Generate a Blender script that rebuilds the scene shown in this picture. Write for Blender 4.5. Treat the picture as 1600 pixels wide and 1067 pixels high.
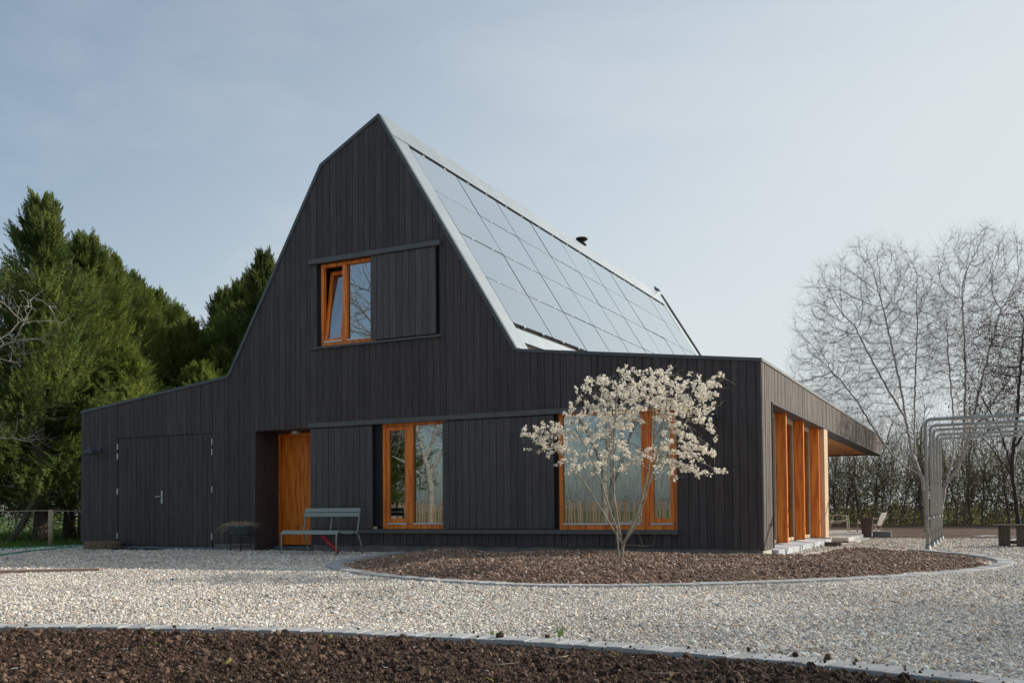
import bpy, math, random
import numpy as np
from mathutils import Vector, Matrix, noise, kdtree
R = math.radians
random.seed(7); rng = np.random.default_rng(11)
S = bpy.context.scene
for o in list(bpy.data.objects): bpy.data.objects.remove(o)

# ---------------------------------------------------------------- camera, sky, sun, exposure
cd = bpy.data.cameras.new('camera'); cam = bpy.data.objects.new('camera', cd); S.collection.objects.link(cam); S.camera = cam
FWD = Vector((-0.44781, 0.89367, 0.02845)); RGT = Vector((0.893900, 0.448187, -0.008327)); UPV = Vector((0.0202, -0.0217, 0.99956))
UPV = RGT.cross(FWD).normalized()
M = Matrix((RGT, UPV, -FWD)).transposed().to_4x4(); M.translation = (3.1743, -15.22, 0.8017); cam.matrix_world = M
cd.sensor_width = 36; cd.lens = 1480.46/1600*36; cd.shift_y = 220.55/1600; cd.clip_start = .05; cd.clip_end = 2000
SUN = Vector((1.5, 1.6, 1.0)).normalized()
SUN_EL = math.asin(SUN.z); SUN_AZ = math.atan2(SUN.x, SUN.y)
W = bpy.data.worlds.new('World'); S.world = W; W.use_nodes = True
nt = W.node_tree; bg = nt.nodes['Background']
sky = nt.nodes.new('ShaderNodeTexSky'); sky.sky_type = 'NISHITA'; sky.sun_disc = False
sky.sun_elevation = SUN_EL; sky.sun_rotation = SUN_AZ; sky.air_density = 1.0; sky.dust_density = 2.2; sky.ozone_density = 1.6
tc = nt.nodes.new('ShaderNodeTexCoord')
mp = nt.nodes.new('ShaderNodeMapping'); mp.inputs['Scale'].default_value = (1.2, 5.0, 9.0); mp.inputs['Rotation'].default_value = (0.25, 0.2, 0.6)
nz = nt.nodes.new('ShaderNodeTexNoise'); nz.inputs['Scale'].default_value = 1.1; nz.inputs['Detail'].default_value = 7; nz.inputs['Roughness'].default_value = .55
rp = nt.nodes.new('ShaderNodeValToRGB'); rp.color_ramp.elements[0].position = .45; rp.color_ramp.elements[1].position = .85
rp.color_ramp.elements[0].color = (0, 0, 0, 1); rp.color_ramp.elements[1].color = (.55, .55, .55, 1)
nt.links.new(tc.outputs['Generated'], mp.inputs[0]); nt.links.new(mp.outputs[0], nz.inputs[0]); nt.links.new(nz.outputs[0], rp.inputs[0])
def wmath(op, a, b=None, clamp=False):
    n = nt.nodes.new('ShaderNodeMath'); n.operation = op; n.use_clamp = clamp
    for k, v in ((0, a), (1, b)):
        if v is None: continue
        if isinstance(v, (int, float)): n.inputs[k].default_value = v
        else: nt.links.new(v, n.inputs[k])
    return n.outputs[0]
# thin high haze: thicker towards the sun and towards the horizon, with faint cirrus
vd = nt.nodes.new('ShaderNodeVectorMath'); vd.operation = 'DOT_PRODUCT'; nt.links.new(tc.outputs['Generated'], vd.inputs[0]); vd.inputs[1].default_value = tuple(SUN)
sx = nt.nodes.new('ShaderNodeSeparateXYZ'); nt.links.new(tc.outputs['Generated'], sx.inputs[0])
f1 = wmath('MULTIPLY', wmath('ADD', vd.outputs['Value'], -.12), .85)
f2 = wmath('MAXIMUM', wmath('MULTIPLY', wmath('SUBTRACT', .52, sx.outputs[2]), 1.15), 0.0)
f3 = wmath('MULTIPLY', rp.outputs[0], .38)
fac = wmath('MINIMUM', wmath('MAXIMUM', wmath('ADD', wmath('ADD', f1, f2), wmath('ADD', f3, .11)), .20), .90)
mx = nt.nodes.new('ShaderNodeMixRGB'); mx.inputs[2].default_value = (5.22, 5.54, 5.66, 1)
tn = nt.nodes.new('ShaderNodeMixRGB'); tn.blend_type = 'MULTIPLY'; tn.inputs[0].default_value = 1; tn.inputs[2].default_value = (.88, 1, 1, 1); nt.links.new(sky.outputs[0], tn.inputs[1]); nt.links.new(tn.outputs[0], mx.inputs[1]); nt.links.new(fac, mx.inputs[0])
nt.links.new(mx.outputs[0], bg.inputs[0]); bg.inputs[1].default_value = .12
sl = bpy.data.lights.new('sun', 'SUN'); so = bpy.data.objects.new('sun', sl); S.collection.objects.link(so)
sl.energy = 4.1; sl.angle = R(.6); sl.color = (1, .93, .83)
so.rotation_euler = (-SUN).to_track_quat('-Z', 'Y').to_euler()
S.view_settings.view_transform = 'Standard'; S.view_settings.look = 'None'; S.view_settings.exposure = 0.22; S.view_settings.gamma = 1
S.view_settings.use_curve_mapping = False
S.cycles.max_bounces = 8; S.cycles.transparent_max_bounces = 12

# ---------------------------------------------------------------- materials
def new_mat(name):
    m = bpy.data.materials.new(name); m.use_nodes = True; t = m.node_tree; b = t.nodes['Principled BSDF']
    return m, t, b
def N(t, k, **kw):
    n = t.nodes.new(k)
    for a, v in kw.items():
        if a in n.inputs: n.inputs[a].default_value = v
        else: setattr(n, a, v)
    return n
def mat(name, cols, rough=.6, scale=4., stretch=(1, 1, 1), detail=6, metallic=0., bump=0., bscale=None, rnd=0., trans=0., spec=None, coord='Object', lo=.3, hi=.7, nrough=.55):
    """noise between the colours, optional per-object brightness spread, bump, translucency"""
    m, t, b = new_mat(name); L = t.links.new
    tcn = N(t, 'ShaderNodeTexCoord'); mpn = N(t, 'ShaderNodeMapping'); mpn.inputs['Scale'].default_value = stretch
    src = tcn.outputs['Object']
    if coord == 'World':
        g = N(t, 'ShaderNodeNewGeometry'); src = g.outputs['Position']
    L(src, mpn.inputs[0])
    n = N(t, 'ShaderNodeTexNoise', Scale=scale, Detail=detail, Roughness=nrough); L(mpn.outputs[0], n.inputs['Vector'])
    r = N(t, 'ShaderNodeValToRGB'); cr = r.color_ramp
    while len(cr.elements) < len(cols): cr.elements.new(.5)
    for i, c in enumerate(cols):
        cr.elements[i].position = lo + (hi-lo)*i/max(1, len(cols)-1); cr.elements[i].color = (*c, 1)
    L(n.outputs[0], r.inputs[0]); out = r.outputs[0]
    if rnd > 0:
        oi = N(t, 'ShaderNodeObjectInfo'); mr = N(t, 'ShaderNodeMapRange'); mr.inputs[3].default_value = 1-rnd; mr.inputs[4].default_value = 1+rnd
        L(oi.outputs['Random'], mr.inputs[0]); mm = N(t, 'ShaderNodeVectorMath', operation='SCALE'); L(out, mm.inputs[0]); L(mr.outputs[0], mm.inputs['Scale']); out = mm.outputs[0]
    L(out, b.inputs['Base Color']); b.inputs['Roughness'].default_value = rough; b.inputs['Metallic'].default_value = metallic
    if spec is not None: b.inputs['Specular IOR Level'].default_value = spec
    if bump:
        n2 = N(t, 'ShaderNodeTexNoise', Scale=bscale or scale*3, Detail=5); L(mpn.outputs[0], n2.inputs['Vector'])
        bp = N(t, 'ShaderNodeBump', Strength=bump, Distance=.02); L(n2.outputs[0], bp.inputs['Height']); L(bp.outputs[0], b.inputs['Normal'])
    if trans:
        tr = N(t, 'ShaderNodeBsdfTranslucent'); L(out, tr.inputs[0]); ms = N(t, 'ShaderNodeMixShader'); ms.inputs[0].default_value = trans
        L(b.outputs[0], ms.inputs[1]); L(tr.outputs[0], ms.inputs[2]); L(ms.outputs[0], t.nodes['Material Output'].inputs[0])
    return m
MT = {}
MT['board'] = mat('black_stained_board', [(.054, .045, .046), (.070, .059, .060), (.092, .078, .079)], .55, 3, (14, 14, .45), 9, lo=.36, hi=.64, bump=.4, bscale=9, rnd=.14, coord='World', spec=.22)
MT['shutter'] = mat('black_stained_shutter_board', [(.060, .051, .052), (.079, .068, .069), (.104, .091, .092)], .5, 3, (14, 14, .55), 8, bump=.35, bscale=9, rnd=.16, coord='World', spec=.35)
MT['backing'] = mat('dark_backing', [(.014, .014, .014), (.018, .018, .018)], .9)
MT['trim'] = mat('dark_grey_trim', [(.075, .077, .080), (.10, .102, .105)], .45, 6, rnd=.05)
MT['roof_edge'] = mat('dark_grey_roof_edge', [(.060, .067, .077), (.08, .088, .098)], .4, 6)
MT['weathered'] = mat('weathered_cladding', [(.030, .021, .016), (.075, .057, .045), (.125, .102, .084), (.24, .21, .185)], .75, 2.2, (1, 16, .7), 8, bump=.4, bscale=7, coord='World', lo=.40, hi=.62, nrough=.75)
MT['orange'] = mat('orange_oiled_wood', [(.56, .115, .010), (.82, .215, .020), (.92, .29, .04)], .38, 2.5, (7, 7, .6), 8, lo=.38, hi=.64, bump=.08, coord='World')
MT['pale_wood'] = mat('pale_timber', [(.50, .34, .19), (.62, .45, .28), (.68, .51, .34)], .55, 2, (5, 5, .7), 6, bump=.1, coord='World')
MT['ceiling'] = mat('pine_ceiling', [(.55, .25, .10), (.66, .33, .15), (.72, .40, .20)], .5, 2, (6, .7, 1), 6, coord='World', rnd=.12)
MT['plinth'] = mat('grey_concrete_plinth', [(.10, .095, .088), (.15, .145, .135), (.20, .19, .175)], .85, 2.5, coord='World', bump=.2)
MT['plinth_sunlit'] = mat('sunlit_plinth_tone', [(.42, .39, .33), (.54, .50, .43)], .8, 3)  # plinth side facing the sun: its sunlit brightness is put into the colour
MT['sill_stone'] = mat('pale_bluestone_sill', [(.42, .44, .46), (.56, .58, .60)], .6, 5, rnd=.08)
MT['bluestone'] = mat('blue_grey_step_stone', [(.11, .14, .18), (.16, .19, .23)], .6, 5)
MT['slab'] = mat('terrace_concrete', [(.46, .44, .41), (.58, .56, .52)], .75, 3, coord='World')
MT['curb'] = mat('grey_curb_paver', [(.32, .32, .315), (.40, .40, .39), (.46, .46, .45)], .75, 9, rnd=.14, bump=.08, bscale=60, coord='World')
MT['steel'] = mat('satin_steel', [(.55, .55, .55), (.66, .66, .66)], .35, 20, metallic=.7)
MT['flashing'] = mat('zinc_flashing', [(.34, .375, .39), (.41, .445, .46)], .35, 1.5, metallic=.8, rnd=.03)
MT['white'] = mat('white_strip', [(.62, .63, .65), (.72, .73, .75)], .45)
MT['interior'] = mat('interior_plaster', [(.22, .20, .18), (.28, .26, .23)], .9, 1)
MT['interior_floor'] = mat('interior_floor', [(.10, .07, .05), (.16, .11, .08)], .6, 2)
MT['bench'] = mat('grey_green_bench_paint', [(.25, .285, .265), (.28, .32, .295)], .4, 10)
MT['red'] = mat('red_plastic', [(.50, .015, .02), (.58, .02, .025)], .35, 4)
MT['lamp'] = mat('dark_blue_grey_enamel', [(.045, .055, .075), (.06, .07, .09)], .35, 4)
MT['lampwhite'] = mat('opal_lamp', [(.5, .48, .45), (.6, .58, .55)], .4)
MT['black'] = mat('matt_black_metal', [(.012, .012, .013), (.02, .02, .02)], .5)
MT['planter'] = mat('dark_teal_planter', [(.08, .10, .11), (.11, .13, .14)], .5)
MT['rust_pot'] = mat('dark_brown_planter', [(.05, .036, .026), (.085, .062, .045)], .6, 3, (1, 1, .4), bump=.2)
MT['zinc'] = mat('dull_zinc', [(.17, .175, .17), (.25, .25, .245)], .5, 3)
MT['galv'] = mat('galvanised_pipe', [(.22, .235, .235), (.31, .325, .32), (.39, .40, .385)], .6, 5, metallic=.2)
MT['oldwood'] = mat('old_grey_brown_wood', [(.045, .035, .027), (.09, .072, .055), (.13, .105, .085)], .85, 3, (9, 9, 1), bump=.4, coord='World', rnd=.2)
MT['postwood'] = mat('pale_round_post', [(.42, .31, .22), (.60, .47, .34)], .8, 3, (8, 8, 1), bump=.3)
MT['bark_dead'] = mat('fallen_log_bark', [(.07, .06, .05), (.2, .18, .16)], .9, 4, (6, 6, 1), bump=.5)
MT['wicker'] = mat('stump_bark', [(.09, .065, .045), (.24, .18, .13)], .9, 12, (4, 4, .5), bump=.6)
MT['hose'] = mat('green_hose', [(.01, .26, .19), (.02, .34, .25)], .4)
MT['terracotta'] = mat('terracotta_strip', [(.30, .20, .155), (.38, .27, .22)], .8, 6)
MT['mat_rubber'] = mat('rubber_mat', [(.01, .01, .012), (.016, .016, .018)], .8)
MT['chair'] = mat('cream_painted_wood', [(.50, .43, .31), (.60, .52, .40)], .5)
MT['seatfab'] = mat('pale_chair_seat', [(.55, .52, .46), (.66, .63, .57)], .7)
MT['birch'] = mat('birch_bark', [(.10, .09, .085), (.44, .41, .38), (.56, .53, .49)], .8, 3, (3, 3, 9), 6, coord='World', bump=.3, lo=.34, hi=.52)
MT['branch'] = mat('bare_branch_bark', [(.22, .195, .175), (.34, .31, .285)], .85, 6, coord='World')
MT['pale_branch'] = mat('pale_lichened_branch', [(.26, .25, .20), (.42, .40, .34)], .85, 8, coord='World')
MT['shrub_bark'] = mat('grey_green_shrub_bark', [(.20, .165, .13), (.33, .30, .23), (.38, .37, .26)], .8, 9, coord='World', bump=.2)
MT['dark_bark'] = mat('dark_bark', [(.035, .028, .025), (.075, .06, .052)], .9, 6, coord='World', bump=.5)
MT['brown_bark'] = mat('conifer_bark', [(.05, .035, .025), (.12, .085, .06)], .9, 3, (4, 4, 1), coord='World', bump=.5)
MT['conifer'] = mat('cypress_foliage', [(.060, .105, .022), (.16, .205, .040), (.30, .32, .085)], .6, .8, detail=9, coord='World', trans=.65, rnd=.12, lo=.33, hi=.68, nrough=.7)
MT['conifer_dark'] = mat('cypress_foliage_dark', [(.050, .085, .024), (.13, .170, .042), (.23, .25, .07)], .6, .8, detail=9, coord='World', trans=.65, rnd=.12, lo=.33, hi=.68, nrough=.7)
MT['hedge_leaf'] = mat('young_hedge_leaves', [(.20, .17, .09), (.28, .27, .11), (.40, .38, .18)], .6, 1.2, coord='World', trans=.58, nrough=.7)
MT['hedge_twig'] = mat('hedge_bark', [(.14, .115, .095), (.29, .25, .21)], .9, 3, coord='World')  # bark colour lightened to stand in for haze over the hedge
MT['redleaf'] = mat('withered_red_brown_leaf', [(.10, .05, .04), (.17, .09, .07)], .7, 3, coord='World', trans=.35)
MT['petal'] = mat('cream_white_petal', [(.86, .80, .69), (.95, .91, .82), (.97, .94, .87)], .7, 22, coord='World', trans=.42)
MT['bud'] = mat('brown_bud_scale', [(.16, .09, .05), (.24, .15, .08)], .8)
MT['dryplant'] = mat('dry_trailing_stems', [(.34, .26, .15), (.48, .4, .24)], .8)
MT['grass'] = mat('meadow_grass', [(.05, .085, .02), (.09, .14, .03), (.13, .19, .05)], .8, .8, coord='World')
MT['blade'] = mat('grass_blade', [(.08, .15, .02), (.14, .23, .04)], .6, 3, coord='World', trans=.4)
MT['moss'] = mat('yellow_green_moss', [(.16, .16, .018), (.27, .26, .04)], .8, 20, coord='World', trans=.2)
MT['bird'] = mat('grey_feathers', [(.12, .12, .13), (.22, .22, .24)], .7, 20)
MT['stone_pale'] = mat('bird_beak', [(.05, .04, .03), (.06, .05, .04)], .6)
MT['picket'] = mat('chestnut_paling', [(.26, .18, .11), (.38, .28, .18)], .8, 4, rnd=.2)
MT['carpaint'] = mat('dark_blue_car_paint', [(.01, .012, .03), (.012, .015, .035)], .2, 1, spec=.8)

def glass(name, fac, tint, ior=1.5):
    m, t, b = new_mat(name); t.nodes.remove(b)
    g = N(t, 'ShaderNodeBsdfGlossy', Roughness=.0); g.inputs[0].default_value = (.92, .95, 1, 1)
    tr = N(t, 'ShaderNodeBsdfTransparent'); tr.inputs[0].default_value = (*tint, 1)
    f = N(t, 'ShaderNodeFresnel', IOR=ior); ms = N(t, 'ShaderNodeMixShader')
    ma = N(t, 'ShaderNodeMath', operation='ADD', use_clamp=True); ma.inputs[1].default_value = fac
    n = N(t, 'ShaderNodeTexNoise', Scale=1.2, Detail=2); bp = N(t, 'ShaderNodeBump', Strength=.03, Distance=.02)
    tcn = N(t, 'ShaderNodeTexCoord'); t.links.new(tcn.outputs['Object'], n.inputs['Vector']); t.links.new(n.outputs[0], bp.inputs['Height']); t.links.new(bp.outputs[0], g.inputs['Normal'])
    t.links.new(f.outputs[0], ma.inputs[0]); t.links.new(ma.outputs[0], ms.inputs[0]); t.links.new(tr.outputs[0], ms.inputs[1]); t.links.new(g.outputs[0], ms.inputs[2])
    t.links.new(ms.outputs[0], t.nodes['Material Output'].inputs[0]); return m
MT['glass'] = glass('coated_window_glass', .26, (.45, .48, .47))
MT['glass_side'] = glass('side_window_glass', .03, (.85, .85, .82))
def solar():
    """black cells under glossy cover glass: dark when faced, mirror-like at grazing angles"""
    m, t, b = new_mat('solar_glass'); L = t.links.new; b.inputs['Base Color'].default_value = (.012, .016, .028, 1); b.inputs['Roughness'].default_value = .2
    g = N(t, 'ShaderNodeBsdfGlossy', Roughness=.05); g.inputs[0].default_value = (.93, .98, .99, 1)
    lw = N(t, 'ShaderNodeLayerWeight', Blend=.5); pw = N(t, 'ShaderNodeMath', operation='POWER'); pw.inputs[1].default_value = 1.6; L(lw.outputs['Facing'], pw.inputs[0])
    mr = N(t, 'ShaderNodeMapRange'); mr.inputs[3].default_value = .06; mr.inputs[4].default_value = 1.02; L(pw.outputs[0], mr.inputs[0])
    oi = N(t, 'ShaderNodeObjectInfo'); mr2 = N(t, 'ShaderNodeMapRange'); mr2.inputs[3].default_value = .95; mr2.inputs[4].default_value = 1.0; L(oi.outputs['Random'], mr2.inputs[0])
    mu = N(t, 'ShaderNodeMath', operation='MULTIPLY', use_clamp=True); L(mr.outputs[0], mu.inputs[0]); L(mr2.outputs[0], mu.inputs[1])
    ms = N(t, 'ShaderNodeMixShader'); L(mu.outputs[0], ms.inputs[0]); L(b.outputs[0], ms.inputs[1]); L(g.outputs[0], ms.inputs[2]); L(ms.outputs[0], t.nodes['Material Output'].inputs[0]); return m
MT['solar'] = solar()

def pebble_mat(name, cols, rnd=True, trans=0):
    m, t, b = new_mat(name); L = t.links.new
    oi = N(t, 'ShaderNodeObjectInfo'); r = N(t, 'ShaderNodeValToRGB'); cr = r.color_ramp; cr.interpolation = 'CONSTANT'
    while len(cr.elements) < len(cols): cr.elements.new(.5)
    for i, c in enumerate(cols): cr.elements[i].position = i/len(cols); cr.elements[i].color = (*c, 1)
    L(oi.outputs['Random'], r.inputs[0]); tcn = N(t, 'ShaderNodeTexCoord')
    n = N(t, 'ShaderNodeTexNoise', Scale=2.2, Detail=4); L(tcn.outputs['Object'], n.inputs['Vector'])
    mr = N(t, 'ShaderNodeMapRange'); mr.inputs[3].default_value = .7; mr.inputs[4].default_value = 1.3; L(n.outputs[0], mr.inputs[0])
    mm = N(t, 'ShaderNodeVectorMath', operation='SCALE'); L(r.outputs[0], mm.inputs[0]); L(mr.outputs[0], mm.inputs['Scale']); gp = N(t, 'ShaderNodeNewGeometry'); n3 = N(t, 'ShaderNodeTexNoise', Scale=.55, Detail=5, Roughness=.6); L(gp.outputs['Position'], n3.inputs['Vector'])
    m3 = N(t, 'ShaderNodeMapRange'); m3.inputs[1].default_value = .32; m3.inputs[2].default_value = .66; m3.inputs[3].default_value = .80; m3.inputs[4].default_value = 1.10; L(n3.outputs[0], m3.inputs[0])
    m4 = N(t, 'ShaderNodeVectorMath', operation='SCALE'); L(mm.outputs[0], m4.inputs[0]); L(m3.outputs[0], m4.inputs['Scale']); L(m4.outputs[0], b.inputs['Base Color'])
    b.inputs['Roughness'].default_value = .8; b.inputs['Specular IOR Level'].default_value = .2; return m
GC = [(.80, .74, .64), (.62, .56, .48), (.88, .84, .76), (.46, .42, .37), (.74, .64, .52), (.55, .52, .49), (.90, .87, .80), (.33, .32, .30), (.71, .65, .57), (.80, .71, .57), (.47, .44, .40), (.60, .46, .35)]
MT['pebble'] = pebble_mat('river_pebble', GC)
MT['clod'] = pebble_mat('peat_clod', [(.058, .034, .022), (.088, .052, .035), (.12, .074, .050), (.044, .026, .017), (.17, .11, .076), (.072, .043, .029)])
MT['chip'] = pebble_mat('bark_chip', [(.23, .145, .10), (.34, .22, .16), (.15, .095, .066), (.42, .30, .225), (.27, .175, .125), (.56, .44, .35), (.19, .12, .086), (.36, .245, .18)])
def ground_mat(name, cols, vs, bump=.8, wscale=.6, dark=.6):
    m, t, b = new_mat(name); L = t.links.new
    g = N(t, 'ShaderNodeNewGeometry'); v = N(t, 'ShaderNodeTexVoronoi', Scale=vs); L(g.outputs['Position'], v.inputs['Vector'])
    sp = N(t, 'ShaderNodeSeparateColor'); L(v.outputs['Color'], sp.inputs[0]); r = N(t, 'ShaderNodeValToRGB'); cr = r.color_ramp
    while len(cr.elements) < len(cols): cr.elements.new(.5)
    for i, c in enumerate(cols): cr.elements[i].position = i/(len(cols)-1); cr.elements[i].color = (*c, 1)
    L(sp.outputs[0], r.inputs[0])
    n = N(t, 'ShaderNodeTexNoise', Scale=wscale, Detail=6); L(g.outputs['Position'], n.inputs['Vector'])
    mr = N(t, 'ShaderNodeMapRange'); mr.inputs[1].default_value = .3; mr.inputs[2].default_value = .7; mr.inputs[3].default_value = .78; mr.inputs[4].default_value = 1.15; L(n.outputs[0], mr.inputs[0])
    mm = N(t, 'ShaderNodeVectorMath', operation='SCALE'); L(r.outputs[0], mm.inputs[0]); L(mr.outputs[0], mm.inputs['Scale']); L(mm.outputs[0], b.inputs['Base Color'])
    bp = N(t, 'ShaderNodeBump', Strength=bump, Distance=.012, invert=True); L(v.outputs['Distance'], bp.inputs['Height']); L(bp.outputs[0], b.inputs['Normal'])
    b.inputs['Roughness'].default_value = .9; b.inputs['Specular IOR Level'].default_value = .15; return m
MT['gravel'] = ground_mat('gravel_bed', sorted(GC), 48)
MT['soil'] = ground_mat('dark_soil', [(.032, .018, .011), (.058, .033, .020), (.085, .052, .032)], 60)
MT['mulch'] = ground_mat('bark_mulch', [(.11, .07, .05), (.19, .12, .085), (.26, .175, .125)], 40)
MT['farsoil'] = ground_mat('far_soil', [(.07, .044, .031), (.12, .076, .054), (.17, .115, .083)], 12)

# ---------------------------------------------------------------- helpers
def tag(o, label=None, cat=None, group=None, kind=None):
    if label: o['label'] = label
    if cat: o['category'] = cat
    if group: o['group'] = group
    if kind: o['kind'] = kind
    return o
WL = {}
def link(o, parent=None):
    S.collection.objects.link(o)
    if parent: o.parent = parent
    return o
def thing(name, label, cat, loc=(0, 0, 0), group=None):
    o = bpy.data.objects.new(name, None); o.empty_display_size = .2; link(o); o.location = loc; WL[o.name] = Vector(loc)
    return tag(o, label, cat, group)
def off(parent): return WL.get(parent.name, Vector((0, 0, 0))) if parent else Vector((0, 0, 0))
def finish(name, me, m, parent=None, smooth=False):
    o = bpy.data.objects.new(name, me); link(o, parent)
    if m: me.materials.append(m)
    if smooth: me.polygons.foreach_set('use_smooth', [True]*len(me.polygons))
    WL[o.name] = off(parent); return o
class MB:
    """vertex / face collector; coordinates in world metres"""
    def __init__(s): s.v = []; s.f = []
    def add(s, vs, fs):
        b = len(s.v); s.v += [tuple(p) for p in vs]; s.f += [tuple(b+i for i in f) for f in fs]; return s
    def box(s, x0, x1, y0, y1, z0, z1):
        return s.add([(x0, y0, z0), (x1, y0, z0), (x1, y1, z0), (x0, y1, z0), (x0, y0, z1), (x1, y0, z1), (x1, y1, z1), (x0, y1, z1)],
                     [(0, 3, 2, 1), (4, 5, 6, 7), (0, 1, 5, 4), (1, 2, 6, 5), (2, 3, 7, 6), (3, 0, 4, 7)])
    def prism_y(s, poly, y0, y1):      # polygon in (x, z), counter-clockwise seen from -Y
        n = len(poly)
        return s.add([(x, y0, z) for x, z in poly]+[(x, y1, z) for x, z in poly],
                     [tuple(range(n)), tuple(range(2*n-1, n-1, -1))]+[(i, i+n, (i+1) % n+n, (i+1) % n) for i in range(n)])
    def prism_z(s, poly, z0, z1):
        n = len(poly)
        return s.add([(x, y, z0) for x, y in poly]+[(x, y, z1) for x, y in poly],
                     [tuple(range(n-1, -1, -1)), tuple(range(n, 2*n))]+[(i, (i+1) % n, (i+1) % n+n, i+n) for i in range(n)])
    def tube(s, pts, rad, k=8, cap=True):
        pts = [Vector(p) for p in pts]
        if not hasattr(rad, '__len__'): rad = [rad]*len(pts)
        up = None; b = len(s.v)
        for i, p in enumerate(pts):
            d = (pts[min(i+1, len(pts)-1)]-pts[max(i-1, 0)]).normalized()
            if up is None:
                up = Vector((0, 0, 1)) if abs(d.z) < .9 else Vector((1, 0, 0))
            u = d.cross(up).normalized(); w = u.cross(d).normalized(); up = w
            for j in range(k):
                a = 2*math.pi*j/k; s.v.append(tuple(p+(u*math.cos(a)+w*math.sin(a))*rad[i]))
        for i in range(len(pts)-1):
            for j in range(k):
                s.f.append((b+i*k+j, b+i*k+(j+1) % k, b+(i+1)*k+(j+1) % k, b+(i+1)*k+j))
        if cap: s.f.append(tuple(b+j for j in range(k-1, -1, -1))); s.f.append(tuple(b+(len(pts)-1)*k+j for j in range(k)))
        return s
    def lathe(s, c, prof, k=16):
        b = len(s.v)
        for r, z in prof:
            for j in range(k):
                a = 2*math.pi*j/k; s.v.append((c[0]+r*math.cos(a), c[1]+r*math.sin(a), c[2]+z))
        for i in range(len(prof)-1):
            for j in range(k): s.f.append((b+i*k+j, b+i*k+(j+1) % k, b+(i+1)*k+(j+1) % k, b+(i+1)*k+j))
        s.f.append(tuple(b+j for j in range(k-1, -1, -1))); s.f.append(tuple(b+(len(prof)-1)*k+j for j in range(k))); return s
    def build(s, name, m, parent=None, smooth=False, bevel=0, loc=None):
        o_ = off(parent); l = Vector(loc) if loc is not None else o_
        me = bpy.data.meshes.new(name); me.from_pydata([(x-l.x, y-l.y, z-l.z) for x, y, z in s.v], [], s.f)
        o = finish(name, me, m, parent, smooth)
        if loc is not None: o.location = l-o_; WL[o.name] = l
        if bevel:
            bv = o.modifiers.new('bevel', 'BEVEL'); bv.width = bevel; bv.segments = 2; bv.limit_method = 'ANGLE'
        return o
def np_mesh(name, V, F):
    me = bpy.data.meshes.new(name); V = np.asarray(V, np.float32); F = np.asarray(F, np.int32); n = F.shape[1]
    me.vertices.add(len(V)); me.vertices.foreach_set('co', V.ravel()); me.loops.add(F.size); me.loops.foreach_set('vertex_index', F.ravel())
    me.polygons.add(len(F)); me.polygons.foreach_set('loop_start', np.arange(0, F.size, n, dtype=np.int32)); me.polygons.foreach_set('loop_total', np.full(len(F), n, np.int32))
    me.update(calc_edges=True); me.validate(); return me
def seg_geo(P0, P1, R0, R1, k):
    P0 = np.asarray(P0, float); P1 = np.asarray(P1, float); R0 = np.asarray(R0)[:, None, None]; R1 = np.asarray(R1)[:, None, None]
    a = P1-P0; a /= np.linalg.norm(a, axis=1, keepdims=True)+1e-9
    ref = np.where(np.abs(a[:, 2:3]) < .9, [[0, 0, 1.]], [[1., 0, 0]]); u = np.cross(a, ref); u /= np.linalg.norm(u, axis=1, keepdims=True)+1e-9; w = np.cross(u, a)
    t = 2*np.pi*np.arange(k)/k; ring = u[:, None]*np.cos(t)[None, :, None]+w[:, None]*np.sin(t)[None, :, None]
    V = np.concatenate([P0[:, None]+ring*R0, P1[:, None]+ring*R1], 1).reshape(-1, 3); n = len(P0)
    j = np.arange(k); q = np.stack([j, (j+1) % k, (j+1) % k+k, j+k], 1); F = (np.arange(n)[:, None, None]*2*k+q[None]).reshape(-1, 4); return V, F
def seg_mesh(name, segs, k):           # segs rows: x0 y0 z0 x1 y1 z1 r0 r1
    s = np.asarray(segs, float); V, F = seg_geo(s[:, 0:3], s[:, 3:6], s[:, 6], s[:, 7], k); me = np_mesh(name, V, F)
    me.polygons.foreach_set('use_smooth', [True]*len(me.polygons)); return me
def spline(pts, closed=False, it=3):
    p = np.array(pts, float)
    for _ in range(it):
        a = p if closed else p[:-1]; b = np.roll(p, -1, 0) if closed else p[1:]
        q = np.empty((2*len(a), p.shape[1])); q[0::2] = .75*a+.25*b; q[1::2] = .25*a+.75*b
        if not closed: q = np.vstack([p[:1], q, p[-1:]])
        p = q
    return p
def resample(p, step):
    d = np.r_[0, np.cumsum(np.linalg.norm(np.diff(p, axis=0), axis=1))]; t = np.arange(0, d[-1], step)
    return np.stack([np.interp(t, d, p[:, i]) for i in range(p.shape[1])], 1)
def inside(P, poly):
    x, y = P[:, 0], P[:, 1]; r = np.zeros(len(P), bool); n = len(poly)
    for i in range(n):
        x1, y1 = poly[i]; x2, y2 = poly[(i+1) % n]
        c = ((y1 > y) != (y2 > y)); 
        with np.errstate(all='ignore'): xi = (x2-x1)*(y-y1)/(y2-y1+1e-12)+x1
        r ^= c & (x < xi)
    return r
def dist_poly(P, poly, closed=True):
    d = np.full(len(P), 1e9); n = len(poly)
    for i in range(n if closed else n-1):
        a = np.array(poly[i]); b = np.array(poly[(i+1) % n]); ab = b-a; t = np.clip(((P-a)@ab)/(ab@ab+1e-12), 0, 1); d = np.minimum(d, np.linalg.norm(P-(a+t[:, None]*ab), axis=1))
    return d
HID = {}
def source(name, mes, m):
    c = bpy.data.collections.new(name)
    for i, me in enumerate(mes):
        me.materials.clear(); me.materials.append(m); o = bpy.data.objects.new(name, me); c.objects.link(o)
    return c
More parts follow.
